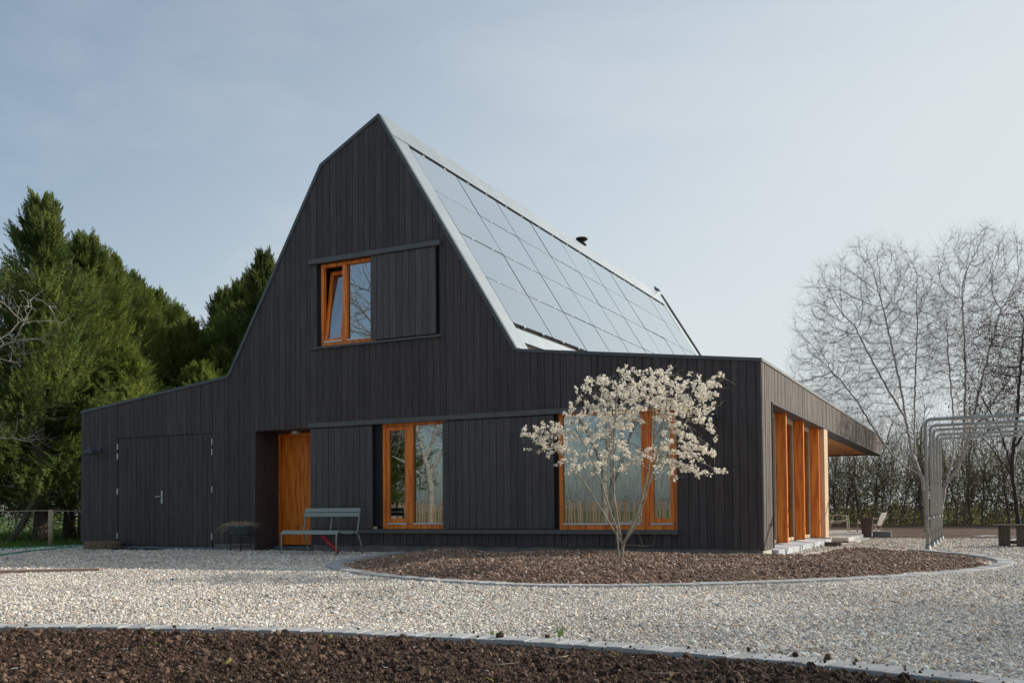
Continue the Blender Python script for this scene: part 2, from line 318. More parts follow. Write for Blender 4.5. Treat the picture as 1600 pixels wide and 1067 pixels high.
def scatter(name, P, scl, rot, coll, label_kind='stuff', parent=None, stretch=None):
    """one object whose points carry instances of the meshes in coll"""
    me = bpy.data.meshes.new(name); P = np.asarray(P, np.float32); me.vertices.add(len(P)); me.vertices.foreach_set('co', P.ravel())
    a = me.attributes.new('scl', 'FLOAT_VECTOR', 'POINT')
    sc = np.asarray(scl, np.float32); sc = np.repeat(sc[:, None], 3, 1) if sc.ndim == 1 else sc
    a.data.foreach_set('vector', sc.ravel())
    a = me.attributes.new('rot', 'FLOAT_VECTOR', 'POINT'); a.data.foreach_set('vector', np.asarray(rot, np.float32).ravel())
    o = bpy.data.objects.new(name, me); link(o, parent); o['kind'] = label_kind; WL[o.name] = off(parent)
    g = bpy.data.node_groups.new(name, 'GeometryNodeTree'); g.interface.new_socket('Geometry', in_out='INPUT', socket_type='NodeSocketGeometry'); g.interface.new_socket('Geometry', in_out='OUTPUT', socket_type='NodeSocketGeometry')
    gi = g.nodes.new('NodeGroupInput'); go = g.nodes.new('NodeGroupOutput'); ip = g.nodes.new('GeometryNodeInstanceOnPoints'); ci = g.nodes.new('GeometryNodeCollectionInfo')
    ci.inputs['Collection'].default_value = coll; ci.inputs['Separate Children'].default_value = True; ci.inputs['Reset Children'].default_value = True
    ip.inputs['Pick Instance'].default_value = True
    n1 = g.nodes.new('GeometryNodeInputNamedAttribute'); n1.data_type = 'FLOAT_VECTOR'; n1.inputs[0].default_value = 'scl'
    n2 = g.nodes.new('GeometryNodeInputNamedAttribute'); n2.data_type = 'FLOAT_VECTOR'; n2.inputs[0].default_value = 'rot'
    rv = g.nodes.new('FunctionNodeRandomValue'); rv.data_type = 'INT'; rv.inputs['Min'].default_value = 0; rv.inputs['Max'].default_value = len(coll.objects)-1
    L = g.links.new; L(gi.outputs[0], ip.inputs['Points']); L(ci.outputs[0], ip.inputs['Instance']); L(n1.outputs[0], ip.inputs['Scale'])
    er = g.nodes.new('FunctionNodeEulerToRotation'); L(n2.outputs[0], er.inputs[0]); L(er.outputs[0], ip.inputs['Rotation'])
    io = [s for s in rv.outputs if s.enabled and s.type == 'INT'][0]; L(io, ip.inputs['Instance Index']); L(ip.outputs[0], go.inputs[0])
    md = o.modifiers.new('scatter', 'NODES'); md.node_group = g; return o
import bmesh
def lump(seed, sub=1, amp=.25, flat=(1, .8, .6)):
    bm = bmesh.new(); bmesh.ops.create_icosphere(bm, subdivisions=sub, radius=1)
    for v in bm.verts:
        n = noise.noise(v.co*1.3+Vector((seed*7.1, 3, 1)))*amp*1.6+random.uniform(-amp, amp)*.35; v.co *= 1+n
        v.co = Vector((v.co.x*flat[0], v.co.y*flat[1], v.co.z*flat[2]))
    me = bpy.data.meshes.new('lump'); bm.to_mesh(me); bm.free(); return me

# ================================================================ GROUND
g = MB().prism_z([(-400, -400), (400, -400), (400, 400), (-400, 400)], -.5, -.03).build('ground', MT['grass']); tag(g, kind='structure')
GRAVEL = [(-17.3, -60), (16, -60), (16, 11.2), (3.6, 11.0), (2.2, 10.4), (.4, 10.9), (-4.3, 11.2), (-17.0, 11.2), (-17.0, 2.0), (-17.2, .6)]
g = MB().prism_z(GRAVEL, -.2, 0).build('gravel_yard', MT['gravel']); tag(g, kind='structure')
g = MB().prism_z([(-16, 11.0), (-4.3, 11.0), (.4, 10.7), (2.2, 10.2), (3.6, 10.8), (40, 11.0), (40, 33), (-16, 33)], -.2, .012).build('far_soil_bed', MT['farsoil']); tag(g, kind='structure')

BED = spline([(-6.9, .10), (-6.46, -1.57), (-6.2, -2.78), (-5.65, -3.84), (-5.02, -4.60), (-4.13, -5.28), (-3.09, -5.88), (-2.07, -6.26), (-1.23, -6.40), (-.64, -6.34), (-.01, -6.08), (.68, -5.58), (1.34, -4.96), (1.97, -4.28), (2.68, -3.25), (3.22, -2.03), (3.5, -.86), (3.47, .40), (3.12, 1.61), (2.61, 2.60), (1.95, 3.60)], False, 2)
BED_BACK = [(1.5, 4.3), (.95, 4.6), (.55, 4.3), (.42, 3.4), (.36, 2.2), (.33, 1.0), (.20, .2), (.06, -.03), (-3, -.03), (-6.85, -.03)]
BEDP = np.vstack([BED, BED_BACK])
FRONT = spline([(-14, -17.2), (-9.5, -13.6), (-6, -12.0), (-4.3, -11.25), (-3.06, -10.83), (-2.0, -10.42), (-.84, -10.14), (.53, -9.99), (1.38, -10.0), (2.13, -10.10), (2.77, -10.24), (3.5, -10.50), (5.0, -11.2), (6.6, -12.4), (8.5, -14.6), (9.5, -17.5)], False, 2)
FRONTP = np.vstack([FRONT, [(9.5, -22), (-14, -22)]])

def smooth(t): t = np.clip(t, 0, 1); return t*t*(3-2*t)
def nz3(P, s, seed=0): return np.array([noise.noise(Vector((p[0]*s, p[1]*s, seed))) for p in P])
def bed_h(P):
    d = dist_poly(P, BEDP); 
    right = smooth((P[:, 0]-.2)/1.2)
    return -.025+.145*smooth(d/1.5)*(1-.25*right)+.04*nz3(P, .9, 5)*smooth(d/.6)
def front_h(P):
    d = dist_poly(P, FRONT, False); return -.02+.05*smooth(d/.5)+.035*nz3(P, 1.1, 2)*smooth(d/.3)
def grid_sheet(name, x0, x1, y0, y1, step, poly, hfun, fine, m):
    nx = int((x1-x0)/step); ny = int((y1-y0)/step); X, Y = np.meshgrid(np.linspace(x0, x1, nx), np.linspace(y0, y1, ny)); P = np.stack([X.ravel(), Y.ravel()], 1)
    ins = inside(P, poly); idx = np.arange(nx*ny).reshape(ny, nx)
    q = np.stack([idx[:-1, :-1], idx[:-1, 1:], idx[1:, 1:], idx[1:, :-1]], -1).reshape(-1, 4); q = q[ins[q].all(1)]
    used = np.unique(q); mp_ = -np.ones(nx*ny, int); mp_[used] = np.arange(len(used)); Pu = P[used]
    z = hfun(Pu)+fine*(np.array([noise.noise(Vector((p[0]*14, p[1]*14, 0)))+.6*noise.noise(Vector((p[0]*38, p[1]*38, 9))) for p in Pu]))
    me = np_mesh(name, np.c_[Pu, z], mp_[q]); me.polygons.foreach_set('use_smooth', [True]*len(me.polygons)); return finish(name, me, m)
o = grid_sheet('mulch_bed', -7, 3.6, -6.5, 4.7, .07, BEDP, bed_h, .012, MT['mulch']); tag(o, kind='structure')
o = grid_sheet('front_soil_bed', -7.5, 7.5, -12.4, -9.9, .025, FRONTP, front_h, .02, MT['soil']); tag(o, kind='structure')
g = MB().prism_z([tuple(p) for p in FRONTP[::-1]], -.15, .004).build('soil_base', MT['soil']); tag(g, kind='structure')

# kerbs: every paver an object
def kerb(name, label, line, n0, side, ztop=.03):
    root = thing(name, label, 'edging', (float(line[0][0]), float(line[0][1]), 0))
    me = bpy.data.meshes.new('paver'); b = MB().box(-.0505, .0505, 0, .2, -.06, ztop); me.from_pydata(b.v, [], b.f); me.materials.append(MT['curb'])
    bm = bmesh.new(); bm.from_mesh(me); bmesh.ops.bevel(bm, geom=[e for e in bm.edges if e.calc_face_angle(0) > .5], offset=.004, segments=1, affect='EDGES'); bm.to_mesh(me); bm.free()
    P = resample(line, .1045); root_l = Vector(root.location)
    for i in range(len(P)-1):
        d = P[min(i+1, len(P)-1)]-P[max(i-1, 0)]; a = math.atan2(d[1], d[0])
        o = bpy.data.objects.new('paver', me); link(o, root); o.location = (float(P[i][0])-root_l.x, float(P[i][1])-root_l.y, random.uniform(-.003, .003))
        o.rotation_euler = (random.gauss(0, .008), random.gauss(0, .01), a+(0 if side > 0 else math.pi)+random.gauss(0, .012))
    return root
kerb('bed_edging', 'grey paver edging curving round the mulch bed against the house', BED, 0, 1)
fr = FRONT[(FRONT[:, 0] > -5.3) & (FRONT[:, 0] < 6.3)]
kerb('bed_edging', 'grey paver edging along the dark soil bed nearest the viewer', fr, 0, -1)
far_arc = spline([(3.2, 12.9), (2.75, 12.2), (2.95, 11.5), (3.7, 11.1), (4.6, 11.0)], False, 2)
kerb('bed_edging', 'short pale paver edging before the distant hedge behind the workbench', far_arc, 0, 1)

# loose gravel stones
peb = source('gravel_stone', [lump(i, 1, .28, (1, random.uniform(.65, .9), random.uniform(.45, .65))) for i in range(6)], MT['pebble'])
def frustum_pts(n, r0, r1, a0=-47, a1=31, bias=1.0):
    """random ground points in a wedge in front of the viewpoint"""
    a = np.radians(rng.uniform(a0, a1, n)); u = rng.uniform(0, 1, n)**bias; r = np.sqrt(r0**2+(r1**2-r0**2)*u)
    base = math.atan2(FWD.y, FWD.x); return np.stack([3.17+r*np.cos(base-a), -15.22+r*np.sin(base-a)], 1)
def stones():
    P = np.vstack([frustum_pts(200000, 4.2, 8.2), frustum_pts(210000, 8.2, 14.5), frustum_pts(95000, 14.5, 26)])
    S_ = np.r_[rng.lognormal(0, .42, 200000)*.0066, rng.lognormal(0, .38, 210000)*.0084, rng.lognormal(0, .32, 95000)*.014]
    ok = inside(P, GRAVEL) & ~inside(P, BEDP) & ~inside(P, FRONTP) & ~((P[:, 0] > -15.6) & (P[:, 0] < .02) & (P[:, 1] > -.02))
    ok &= ~((P[:, 0] < .4) & (P[:, 1] > 4.6) & (P[:, 1] < 20) & (P[:, 0] > -15.6))
    P = P[ok]; S_ = np.clip(S_[ok], .004, .035); n = len(P)
    return scatter('gravel_stones', np.c_[P, S_*.25+rng.uniform(0, .006, n)], S_, np.c_[rng.normal(0, .4, n), rng.normal(0, .4, n), rng.uniform(0, 6.28, n)], peb)
o = stones(); tag(o, 'pale beige and grey loose gravel covering the yard', 'gravel')
cl = source('soil_clod', [lump(20+i, 2, .38, (1, random.uniform(.75, 1), random.uniform(.6, .85))) for i in range(5)], MT['clod'])
def clods():
    n = 130000; P = frustum_pts(n, 3.6, 6.6, -50, 38); S_ = rng.lognormal(0, .64, n)*.0041
    ok = inside(P, FRONTP) & (dist_poly(P, FRONT, False) > .205); P = P[ok]; S_ = np.clip(S_[ok], .002, .030)
    # beyond the wedge: the far left of the same bed
    n2 = 16000; Q = frustum_pts(n2, 6.6, 9.5, -50, -20); T = rng.lognormal(0, .5, n2)*.009; k = inside(Q, FRONTP) & (dist_poly(Q, FRONT, False) > .205)
    P = np.vstack([P, Q[k]]); S_ = np.r_[S_, np.clip(T[k], .003, .04)]; n = len(P)
    return scatter('soil_clods', np.c_[P, front_h(P)+S_*.2], S_, rng.uniform(0, 6.28, (n, 3)), cl)
def spilled():
    n = 420; i = rng.integers(1, len(FRONT)-1, n); t = rng.uniform(0, 1, n)[:, None]; B = FRONT[i]*(1-t)+FRONT[i+1 if False else i-1]*t; d = FRONT[i-1]-FRONT[i]; nn = np.c_[d[:, 1], -d[:, 0]]; nn /= np.linalg.norm(nn, axis=1, keepdims=True)+1e-9
    P = B+nn*rng.normal(-.12, .10, n)[:, None]; S_ = rng.lognormal(0, .5, n)*.0042
    return scatter('spilled_soil', np.c_[P, .031+S_*.3], S_, rng.uniform(0, 6.28, (n, 3)), cl)
o = spilled(); tag(o, 'small dark soil crumbs spilled over the front paver edging', 'soil')
o = clods(); tag(o, 'crumbly dark brown clods on the front soil bed', 'soil')
chips = source('bark_chip', [lump(40+i, 1, .35, (1, random.uniform(.55, .85), random.uniform(.35, .6))) for i in range(4)], MT['chip'])
def bark():
    n = 150000; P = np.c_[rng.uniform(-6.9, 3.5, n), rng.uniform(-6.4, 4.6, n)]; ok = inside(P, BEDP) & (dist_poly(P, BED, False) > .215); P = P[ok]; n = len(P)
    S_ = np.clip(rng.lognormal(0, .5, n)*.0105, .004, .036)
    return scatter('bark_chips', np.c_[P, bed_h(P)+S_*.25+.004], S_, np.c_[rng.normal(0, .5, n), rng.normal(0, .5, n), rng.uniform(0, 6.28, n)], chips)
o = bark(); tag(o, 'brown bark chips covering the round bed by the house', 'mulch')
def specks(name, n, rad, hf, m, lab, cat, poly, lineE, szs, box=None):
    col_ = source(name+'_piece', [lump(60+i+n, 1, .5, (1.6, .5, .25)) for i in range(3)], m)
    P = frustum_pts(n, *rad) if box is None else np.c_[rng.uniform(box[0], box[1], n), rng.uniform(box[2], box[3], n)]
    ok = inside(P, poly) & (dist_poly(P, lineE, False) > .22); P = P[ok]; k = len(P); s = rng.lognormal(0, .4, k)*szs
    o = scatter(name, np.c_[P, hf(P)+.012], s, np.c_[rng.normal(0, .3, k), rng.normal(0, .3, k), rng.uniform(0, 6.28, k)], col_); tag(o, lab, cat); return o
specks('moss_tufts', 300, (4.0, 6.8, -50, 38), front_h, MT['moss'], 'small yellow green moss flecks on the front soil', 'moss', FRONTP, FRONT, .008)
specks('pale_wood_flecks', 620, (4.0, 6.8, -50, 38), front_h, MT['seatfab'], 'pale wood flecks and pebbles in the front soil', 'debris', FRONTP, FRONT, .005)
specks('pale_mulch_flecks', 1500, None, bed_h, MT['pale_wood'], 'pale splinters scattered over the round mulch bed', 'debris', BEDP, BED, .010, (-6.9, 3.5, -6.4, 4.6))
def weeds():
    mb = MB()
    def blades(x, y, n, h, z=0.0):
        for _ in range(n):
            a = random.uniform(0, 6.28); l = h*random.uniform(.5, 1.1); b = Vector((x+random.gauss(0, .015), y+random.gauss(0, .015), z)); d = Vector((math.cos(a), math.sin(a), 0))
            t = b+d*l*.55+Vector((0, 0, l*.7)); w = d.cross(Vector((0, 0, 1)))*.003; mb.add([b-w, b+w, b+d*l*.2+Vector((0, 0, l*.5))+w, b+d*l*.2+Vector((0, 0, l*.5))-w, t], [(0, 1, 2, 3), (3, 2, 4)])
    for k in range(90):
        i = random.randrange(len(fr)-1); p = fr[i]; blades(p[0]+random.uniform(-.1, .1), p[1]+random.uniform(.0, .12), random.randint(2, 5), random.uniform(.02, .05))
    for k in range(150):
        P = frustum_pts(1, 4.8, 7.5, 2, 30)[0]
        if not inside(P[None], FRONTP)[0]: blades(P[0], P[1], 4, .025)
    blades(.78, -9.80, 10, .15); blades(.38, -9.92, 12, .07)
    return mb.build('grass_sprigs', MT['blade'])
tag(weeds(), 'sparse green grass sprigs growing along the front edging', 'grass', kind='stuff')
def debris():
    mb = MB()
    for k in range(46):
        P = frustum_pts(1, 4.9, 12)[0]
        if inside(P[None], FRONTP)[0] or inside(P[None], BEDP)[0]: continue
        a = random.uniform(0, 3.14); l = random.uniform(.03, .11); d = Vector((math.cos(a), math.sin(a), 0)); c = Vector((P[0], P[1], .018))
        mb.tube([c-d*l, c+Vector((random.gauss(0, .01), random.gauss(0, .01), .004)), c+d*l], [.003, .005, .003], 5)
    for k in range(9):
        P = frustum_pts(1, 4.2, 5.4)[0]
        if not inside(P[None], FRONTP)[0]: continue
        a = random.uniform(0, 3.14); l = random.uniform(.03, .14); d = Vector((math.cos(a), math.sin(a), 0)); c = Vector((P[0], P[1], float(front_h(P[None])[0])+.035))
        mb.tube([c-d*l, c+d.cross(Vector((0, 0, 1)))*l*.3, c+d*l], [.0015, .0025, .0015], 5)
    return mb.build('twig_litter', MT['postwood'])
tag(debris(), 'short dry twigs lying on the gravel and soil', 'twigs', kind='stuff')
def meadow():
    n = 26000; P = np.c_[rng.uniform(-34, -17.3, n), rng.uniform(-6, 16, n)]; h = rng.uniform(.06, .2, n); a = rng.uniform(0, 6.28, n); b = np.c_[P, np.full(n, -.03)]
    w = np.c_[np.cos(a), np.sin(a), np.zeros(n)]*.012; t = b+np.c_[rng.normal(0, .04, n), rng.normal(0, .04, n), h]
    V = np.stack([b-w, b+w, t], 1).reshape(-1, 3); o = finish('meadow_grass', np_mesh('meadow_grass', V, np.arange(3*n).reshape(-1, 3)), MT['blade']); return o
tag(meadow(), 'bright green grass under the conifers at the left', 'grass', kind='stuff')

# ================================================================ HOUSE
H = thing('timber_house', 'black timber clad house with steep gable and solar panel roof', 'house', (-7.8, 0, 0))
XL, XR, ZB = -15.65, 0.0, .15
OUT = [(XL, 3.17), (-11.16, 3.68), (-8.70, 7.78), (-7.28, 8.53), (-4.33, 3.68), (XR, 3.17)]
def ztop(x):
    return float(np.interp(x, [p[0] for p in OUT], [p[1] for p in OUT]))
# openings: x0 x1 z0 z1 (what the wall boards stop at)
OPEN = [(-14.45, -11.59, 0, 2.50), (-10.42, -8.96, 0, 2.50), (-8.96, -1.40, .42, 2.50), (-8.80, -5.93, 4.06, 5.78)]
xs = [XL]
while xs[-1] < XR-.10: xs.append(xs[-1]+random.choice([.118, .136, .136, .15, .165]))
xs = [x for x in xs if x < XR-.06]+[XR]
for ox0, ox1, _, _ in OPEN:      # let board joints meet the openings
    for q in (ox0, ox1):
        i = min(range(len(xs)), key=lambda k: abs(xs[k]-q)); xs[i] = q
xs = sorted(set(xs))
back = MB()
for a, b in zip(xs[:-1], xs[1:]):
    if b-a < .03: continue
    c = (a+b)/2; cuts = [(z0, z1) for x0, x1, z0, z1 in OPEN if x0-.01 < c < x1+.01]; cuts.sort()
    z = ZB; spans = []
    for z0, z1 in cuts:
        if z0 > z+.02: spans.append((z, z0))
        z = max(z, z1)
    spans.append((z, None))
    for s0, s1 in spans:
        yy = random.uniform(-.003, .003); g_ = .0042
        t0 = ztop(a+g_)-.02 if s1 is None else s1; t1 = ztop(b-g_)-.02 if s1 is None else s1
        if t0 < s0+.03 and t1 < s0+.03: continue
        poly = [(a+g_, s0), (b-g_, s0), (b-g_, t1), (a+g_, t0)]
        MB().prism_y(poly, -.022+yy, .004).build('board', MT['board'], H)
        back.prism_y([(a, s0), (b, s0), (b, t1), (a, t0)], .006, .2)
# fill under the peak where a board column straddles it
back.build('wall_backing', MT['backing'], H)
MB().box(XL+.06, -14.47, .0, .25, -.2, .148).box(-11.57, -10.44, .0, .25, -.2, .148).box(-8.94, -.03, .012, .25, -.2, .148).build('plinth', MT['plinth'], H)
MB().box(-.028, -.005, -.0, .62, -.2, .115).build('plinth_end', MT['plinth_sunlit'], H)
# roof edge trims along the gable
for i, (p, q) in enumerate(zip(OUT[:-1], OUT[1:])):
    d = Vector((q[0]-p[0], q[1]-p[1])).normalized(); n = Vector((-d.y, d.x)); t = .055 if i in (1, 2, 3) else .045
    a0, b0 = Vector(p), Vector(q); f = [a0-n*t, b0-n*t, b0+n*.012, a0+n*.012]
    MB().prism_y([tuple(x) for x in f], -.045+.0007*i, .05).build('verge_trim', MT['roof_edge'], H)
# roof surfaces
def slope_slab(name, p, q, y0, y1, th, m, up=.0):
    d = Vector((q[0]-p[0], q[1]-p[1])).normalized(); n = Vector((-d.y, d.x)); a, b = Vector(p)+n*up, Vector(q)+n*up
    return MB().prism_y([tuple(a-n*th), tuple(b-n*th), tuple(b), tuple(a)], y0, y1).build(name, m, H)
slope_slab('lean_to_roof', OUT[0], OUT[1], .05, 17.9, .16, MT['roof_edge'])
slope_slab('mansard_roof', OUT[1], OUT[2], .05, 17.9, .16, MT['roof_edge'])
slope_slab('upper_roof', OUT[2], OUT[3], .05, 17.9, .16, MT['roof_edge'])
slope_slab('solar_roof_deck', OUT[3], OUT[4], .05, 17.9, .16, MT['backing'], -.06)
slope_slab('side_roof', OUT[4], (XR-.03, 3.173), .05, 19.1, .14, MT['roof_edge'])
MB().box(XL, XL+.2, .2, 17.9, 0, 3.1).build('side_wall', MT['board'], H)
rearpoly = [(XL, .1), (-4.33, .1), (-4.33, 3.6), (-7.28, 8.4), (-8.7, 7.7), (-11.16, 3.6), (XL, 3.1)]
MB().prism_y(rearpoly, 17.7, 17.88).build('rear_wall', MT['board'], H)
AP = Vector((-7.28, 0, 8.53)); DS = Vector((.51968, 0, -.85438)); NR = Vector((.85438, 0, .51968))
def roof_plate(name, s0, s1, y0, y1, h0, h1, m, shared=None):
    P = []
    for h in (h0, h1):
        for s_, y in ((s0, y0), (s1, y0), (s1, y1), (s0, y1)): P.append(tuple(AP+DS*s_+NR*h+Vector((0, y, 0))))
    return MB().add(P, [(0, 1, 2, 3), (7, 6, 5, 4), (0, 4, 5, 1), (1, 5, 6, 2), (2, 6, 7, 3), (3, 7, 4, 0)]).build(name, m, H)
Y0, PW, PH, SG = .60, 1.853, 1.084, .60
for k in range(4):                                         # ridge flashing in sheets
    roof_plate('ridge_flashing', -.012, .51, .052+k*4.46, .052+(k+1)*4.46-.008, -.05, .012, MT['flashing'])
for k in range(2): roof_plate('verge_flashing', .518+k*2.6, .518+(k+1)*2.6-.006 if k == 0 else 5.62, .052, Y0-.012, -.05, .004, MT['flashing'])
roof_plate('verge_flashing', .518, 5.62, Y0+9*PW+.012, 17.85, -.05, .004, MT['flashing'])
roof_plate('far_verge_trim', -.03, 5.7, 17.852, 17.95, -.2, .06, MT['roof_edge'])
roof_plate('eaves_flashing', SG+4*PH+.115, 5.39, Y0-.008, 17.3, -.06, -.012, MT['flashing'])
# solar panels share one mesh
pm = bpy.data.meshes.new('solar_panel'); P = []
for h in (-.045, 0):
    for s_, y in ((.010, .021), (PH-.010, .021), (PH-.010, PW-.021), (.010, PW-.021)): P.append(tuple(DS*s_+NR*h+Vector((0, y, 0))))
pm.from_pydata(P, [], [(0, 1, 2, 3), (7, 6, 5, 4), (0, 4, 5, 1), (1, 5, 6, 2), (2, 6, 7, 3), (3, 7, 4, 0)]); pm.materials.append(MT['solar'])
cm = bpy.data.meshes.new('panel_clip'); P = []
for h in (-.03, .008):
    for s_, y in ((-.018, -.03), (.018, -.03), (.018, .03), (-.018, .03)): P.append(tuple(DS*s_+NR*h+Vector((0, y, 0))))
cm.from_pydata(P, [], [(0, 1, 2, 3), (7, 6, 5, 4), (0, 4, 5, 1), (1, 5, 6, 2), (2, 6, 7, 3), (3, 7, 4, 0)]); cm.materials.append(MT['steel'])
for r in range(4):
    for c in range(9):
        o = bpy.data.objects.new('solar_panel', pm); link(o, H); o.location = AP+DS*(SG+r*PH)+Vector((0, Y0+c*PW, 0))+NR*random.uniform(-.002, .002)-off(H)
        o.rotation_euler = (random.gauss(0, .002), random.gauss(0, .002), 0)
for r in range(5):
    for c in range(9):
        for t in (.28, .74):
            o = bpy.data.objects.new('panel_clip', cm); link(o, H); o.location = AP+DS*(SG+r*PH+(-.012 if r == 0 else .012 if r == 4 else 0))+Vector((0, Y0+(c+t)*PW, 0))-off(H)
MB().lathe((-8.0, 12.1, .06), [(.11, 7.9), (.11, 8.98), (.15, 8.99), (.15, 9.01), (.12, 9.03), (.115, 9.09), (.13, 9.13), (.19, 9.17), (.19, 9.21), (.15, 9.215)], 20).build('chimney_flue', MT['black'], H, True)

# ---- the right-hand side: slatted fascia, corner strip, fins, post, terrace
cladding = MB(); y = .0; narrow = [.055, .07, .09, .045]
while y < 19.16:
    w = random.choice(narrow); y1 = min(y+w, 19.16); dx = random.uniform(-.004, .004)
    z0 = .125 if y1 < .80 else 2.56
    cladding.box(-.03, .004+dx, y+.002, y1-.003, z0, 3.135); y = y1
o = cladding.build('side_cladding', MT['weathered'], H); o['kind'] = 'stuff'
MB().box(-.06, -.032, .004, 19.15, 2.57, 3.12).box(-.06, -.032, .004, .80, .13, 2.57).build('cladding_backing', MT['backing'], H)
MB().box(-.34, .014, .80, 19.17, 2.532, 2.556).box(-.34, .012, .782, .80, .13, 2.556).build('opening_trim', MT['roof_edge'], H)
MB().box(-.07, .022, -.03, 19.18, 3.137, 3.185).build('eaves_trim', MT['zinc'], H)
MB().box(-4.3, .0, 19.1, 19.17, 2.56, 3.13).build('rear_fascia', MT['weathered'], H)
def glazed(name, x, y0, y1, z0, z1, parent): return MB().box(x-.012, x, y0, y1, z0, z1).build(name, MT['glass_side'], parent)
for y in (2.48, 4.29, 6.20): MB().box(-.265, -.085, y, y+.09, .155, 2.53).build('fin', MT['orange'], H, bevel=.004)
for y0, y1 in ((.80, 2.48), (2.57, 4.29), (4.38, 6.20)):
    w = thing('side_window', None, None, (-.27, y0, .12)); w.parent = H; w.location = Vector((-.27, y0, .12))-off(H)
    f = MB().box(-.34, -.27, y0, y0+.08, .155, 2.53).box(-.34, -.27, y1-.08, y1, .155, 2.53).box(-.34, -.27, y0+.08, y1-.08, .155, .22).box(-.34, -.27, y0+.08, y1-.08, 2.44, 2.53).build('frame', MT['pale_wood'], w)
    glazed('pane', -.29, y0+.08, y1-.08, .22, 2.44, w); MB().box(-.38, -.37, y0+.08, y1-.08, .20, 2.46).build('pale_blind', MT['slab'], w)
for k in range(9):
    y0 = .68+k*.66
    if y0 > 6.2: break
    MB().add([(-.42, y0, .0), (.10, y0, .0), (.10, y0+.62, .0), (-.42, y0+.62, .0), (-.42, y0, .152), (.10, y0, .10), (.10, y0+.62, .10), (-.42, y0+.62, .152)], [(0, 3, 2, 1), (4, 5, 6, 7), (0, 1, 5, 4), (1, 2, 6, 5), (2, 3, 7, 6), (3, 0, 4, 7)]).build('window_sill', MT['sill_stone'], H, bevel=.006)
MB().box(-.38, -.003, 6.46, 6.96, .13, 2.53).build('corner_post', MT['pale_wood'], H, bevel=.006)
MB().box(-.10, .10, 6.52, 6.62, -.1, .13).build('post_foot', MT['sill_stone'], H)
# terrace ceiling planks
x = -4.25
while x < -.36:
    MB().box(x+.003, x+.187, 6.98, 19.08, 2.60, 2.63).build('ceiling_plank', MT['ceiling'], H); x += .19
MB().box(-.355, -.345, 6.98, 19.08, 2.56, 2.95).build('ceiling_edge', MT['pale_wood'], H)
MB().box(-4.3, -.36, 6.9, 19.08, 2.64, 2.66).build('ceiling_backing', MT['backing'], H)
MB().box(-4.6, -4.3, 7.0, 18.9, .1, 3.6).build('terrace_wall', MT['pale_wood'], H)
MB().box(-4.3, -.4, 6.98, 7.12, .1, 2.6).build('terrace_return_wall', MT['pale_wood'], H)
tslab = MB().box(-4.3, .36, 7.25, 14.6, -.1, .11).box(-4.3, .52, 7.25, 10.0, -.1, .03).build('terrace', MT['slab']); tag(tslab, kind='structure')
# ---- interior seen through the glass
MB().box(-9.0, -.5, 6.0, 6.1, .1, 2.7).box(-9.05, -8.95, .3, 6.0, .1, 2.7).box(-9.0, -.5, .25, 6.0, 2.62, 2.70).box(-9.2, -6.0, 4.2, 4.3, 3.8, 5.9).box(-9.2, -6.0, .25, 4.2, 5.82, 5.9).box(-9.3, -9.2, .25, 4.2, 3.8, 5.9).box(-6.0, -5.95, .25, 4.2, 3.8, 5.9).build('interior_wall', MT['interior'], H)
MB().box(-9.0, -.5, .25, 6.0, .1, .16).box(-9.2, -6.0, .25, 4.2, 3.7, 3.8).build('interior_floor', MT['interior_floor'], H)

# ---- front windows
def window(name, x0, x1, z0, z1, y, mullions, sashes, strips, openfr=None):
    w = bpy.data.objects.new(name, None); link(w, H); w.location = Vector((x0, y, z0))-off(H); WL[w.name] = Vector((x0, y, z0))
    fr_ = .065; b = MB().box(x0, x0+fr_, y, y+.09, z0, z1).box(x1-fr_, x1, y, y+.09, z0, z1).box(x0+fr_, x1-fr_, y, y+.09, z0, z0+fr_+.02).box(x0+fr_, x1-fr_, y, y+.09, z1-fr_, z1)
    b.build('frame', MT['orange'], w, bevel=.004)
    for a, c in mullions: MB().box(a, c, y-.002, y+.088, z0+fr_+.022, z1-fr_-.002).build('mullion', MT['orange'], w, bevel=.004)
    for a, c in sashes:
        t = .075; zz0, zz1 = z0+fr_+.055, z1-fr_-.006
        MB().box(a, a+t, y+.02, y+.08, zz0, zz1).box(c-t, c, y+.02, y+.08, zz0, zz1).box(a+t, c-t, y+.02, y+.08, zz0, zz0+t).box(a+t, c-t, y+.02, y+.08, zz1-t, zz1).build('sash', MT['orange'], w, bevel=.004)
        MB().box(a+t, c-t, y+.05, y+.056, zz0+t, zz1-t).build('pane', MT['glass'], w)
    for a, c in strips: MB().box(a, c, y-.012, y+.03, z0+fr_+.024, z0+fr_+.050).build('drip_strip', MT['white'], w)
    return w
def pane(w, a, c, z0, z1, y): MB().box(a, c, y, y+.006, z0, z1).build('pane', MT['glass'], w)
w1 = window('window', -7.27, -5.80, .455, 2.49, .04, [(-6.70, -6.58)], [(-7.20, -6.70)], [(-7.17, -6.72), (-6.575, -5.88)]); pane(w1, -6.58, -5.865, .54, 2.425, .095)
w2 = window('window', -3.55, -1.40, .445, 2.49, .04, [(-2.03, -1.90)], [(-1.90, -1.465)], [(-3.48, -2.05), (-1.88, -1.48)]); pane(w2, -3.485, -2.03, .53, 2.425, .095)
w3 = window('window', -8.74, -7.40, 4.09, 5.765, .04, [(-8.21, -8.10)], [], [(-8.66, -8.22), (-8.09, -7.47)]); pane(w3, -8.10, -7.465, 4.18, 5.70, .095)
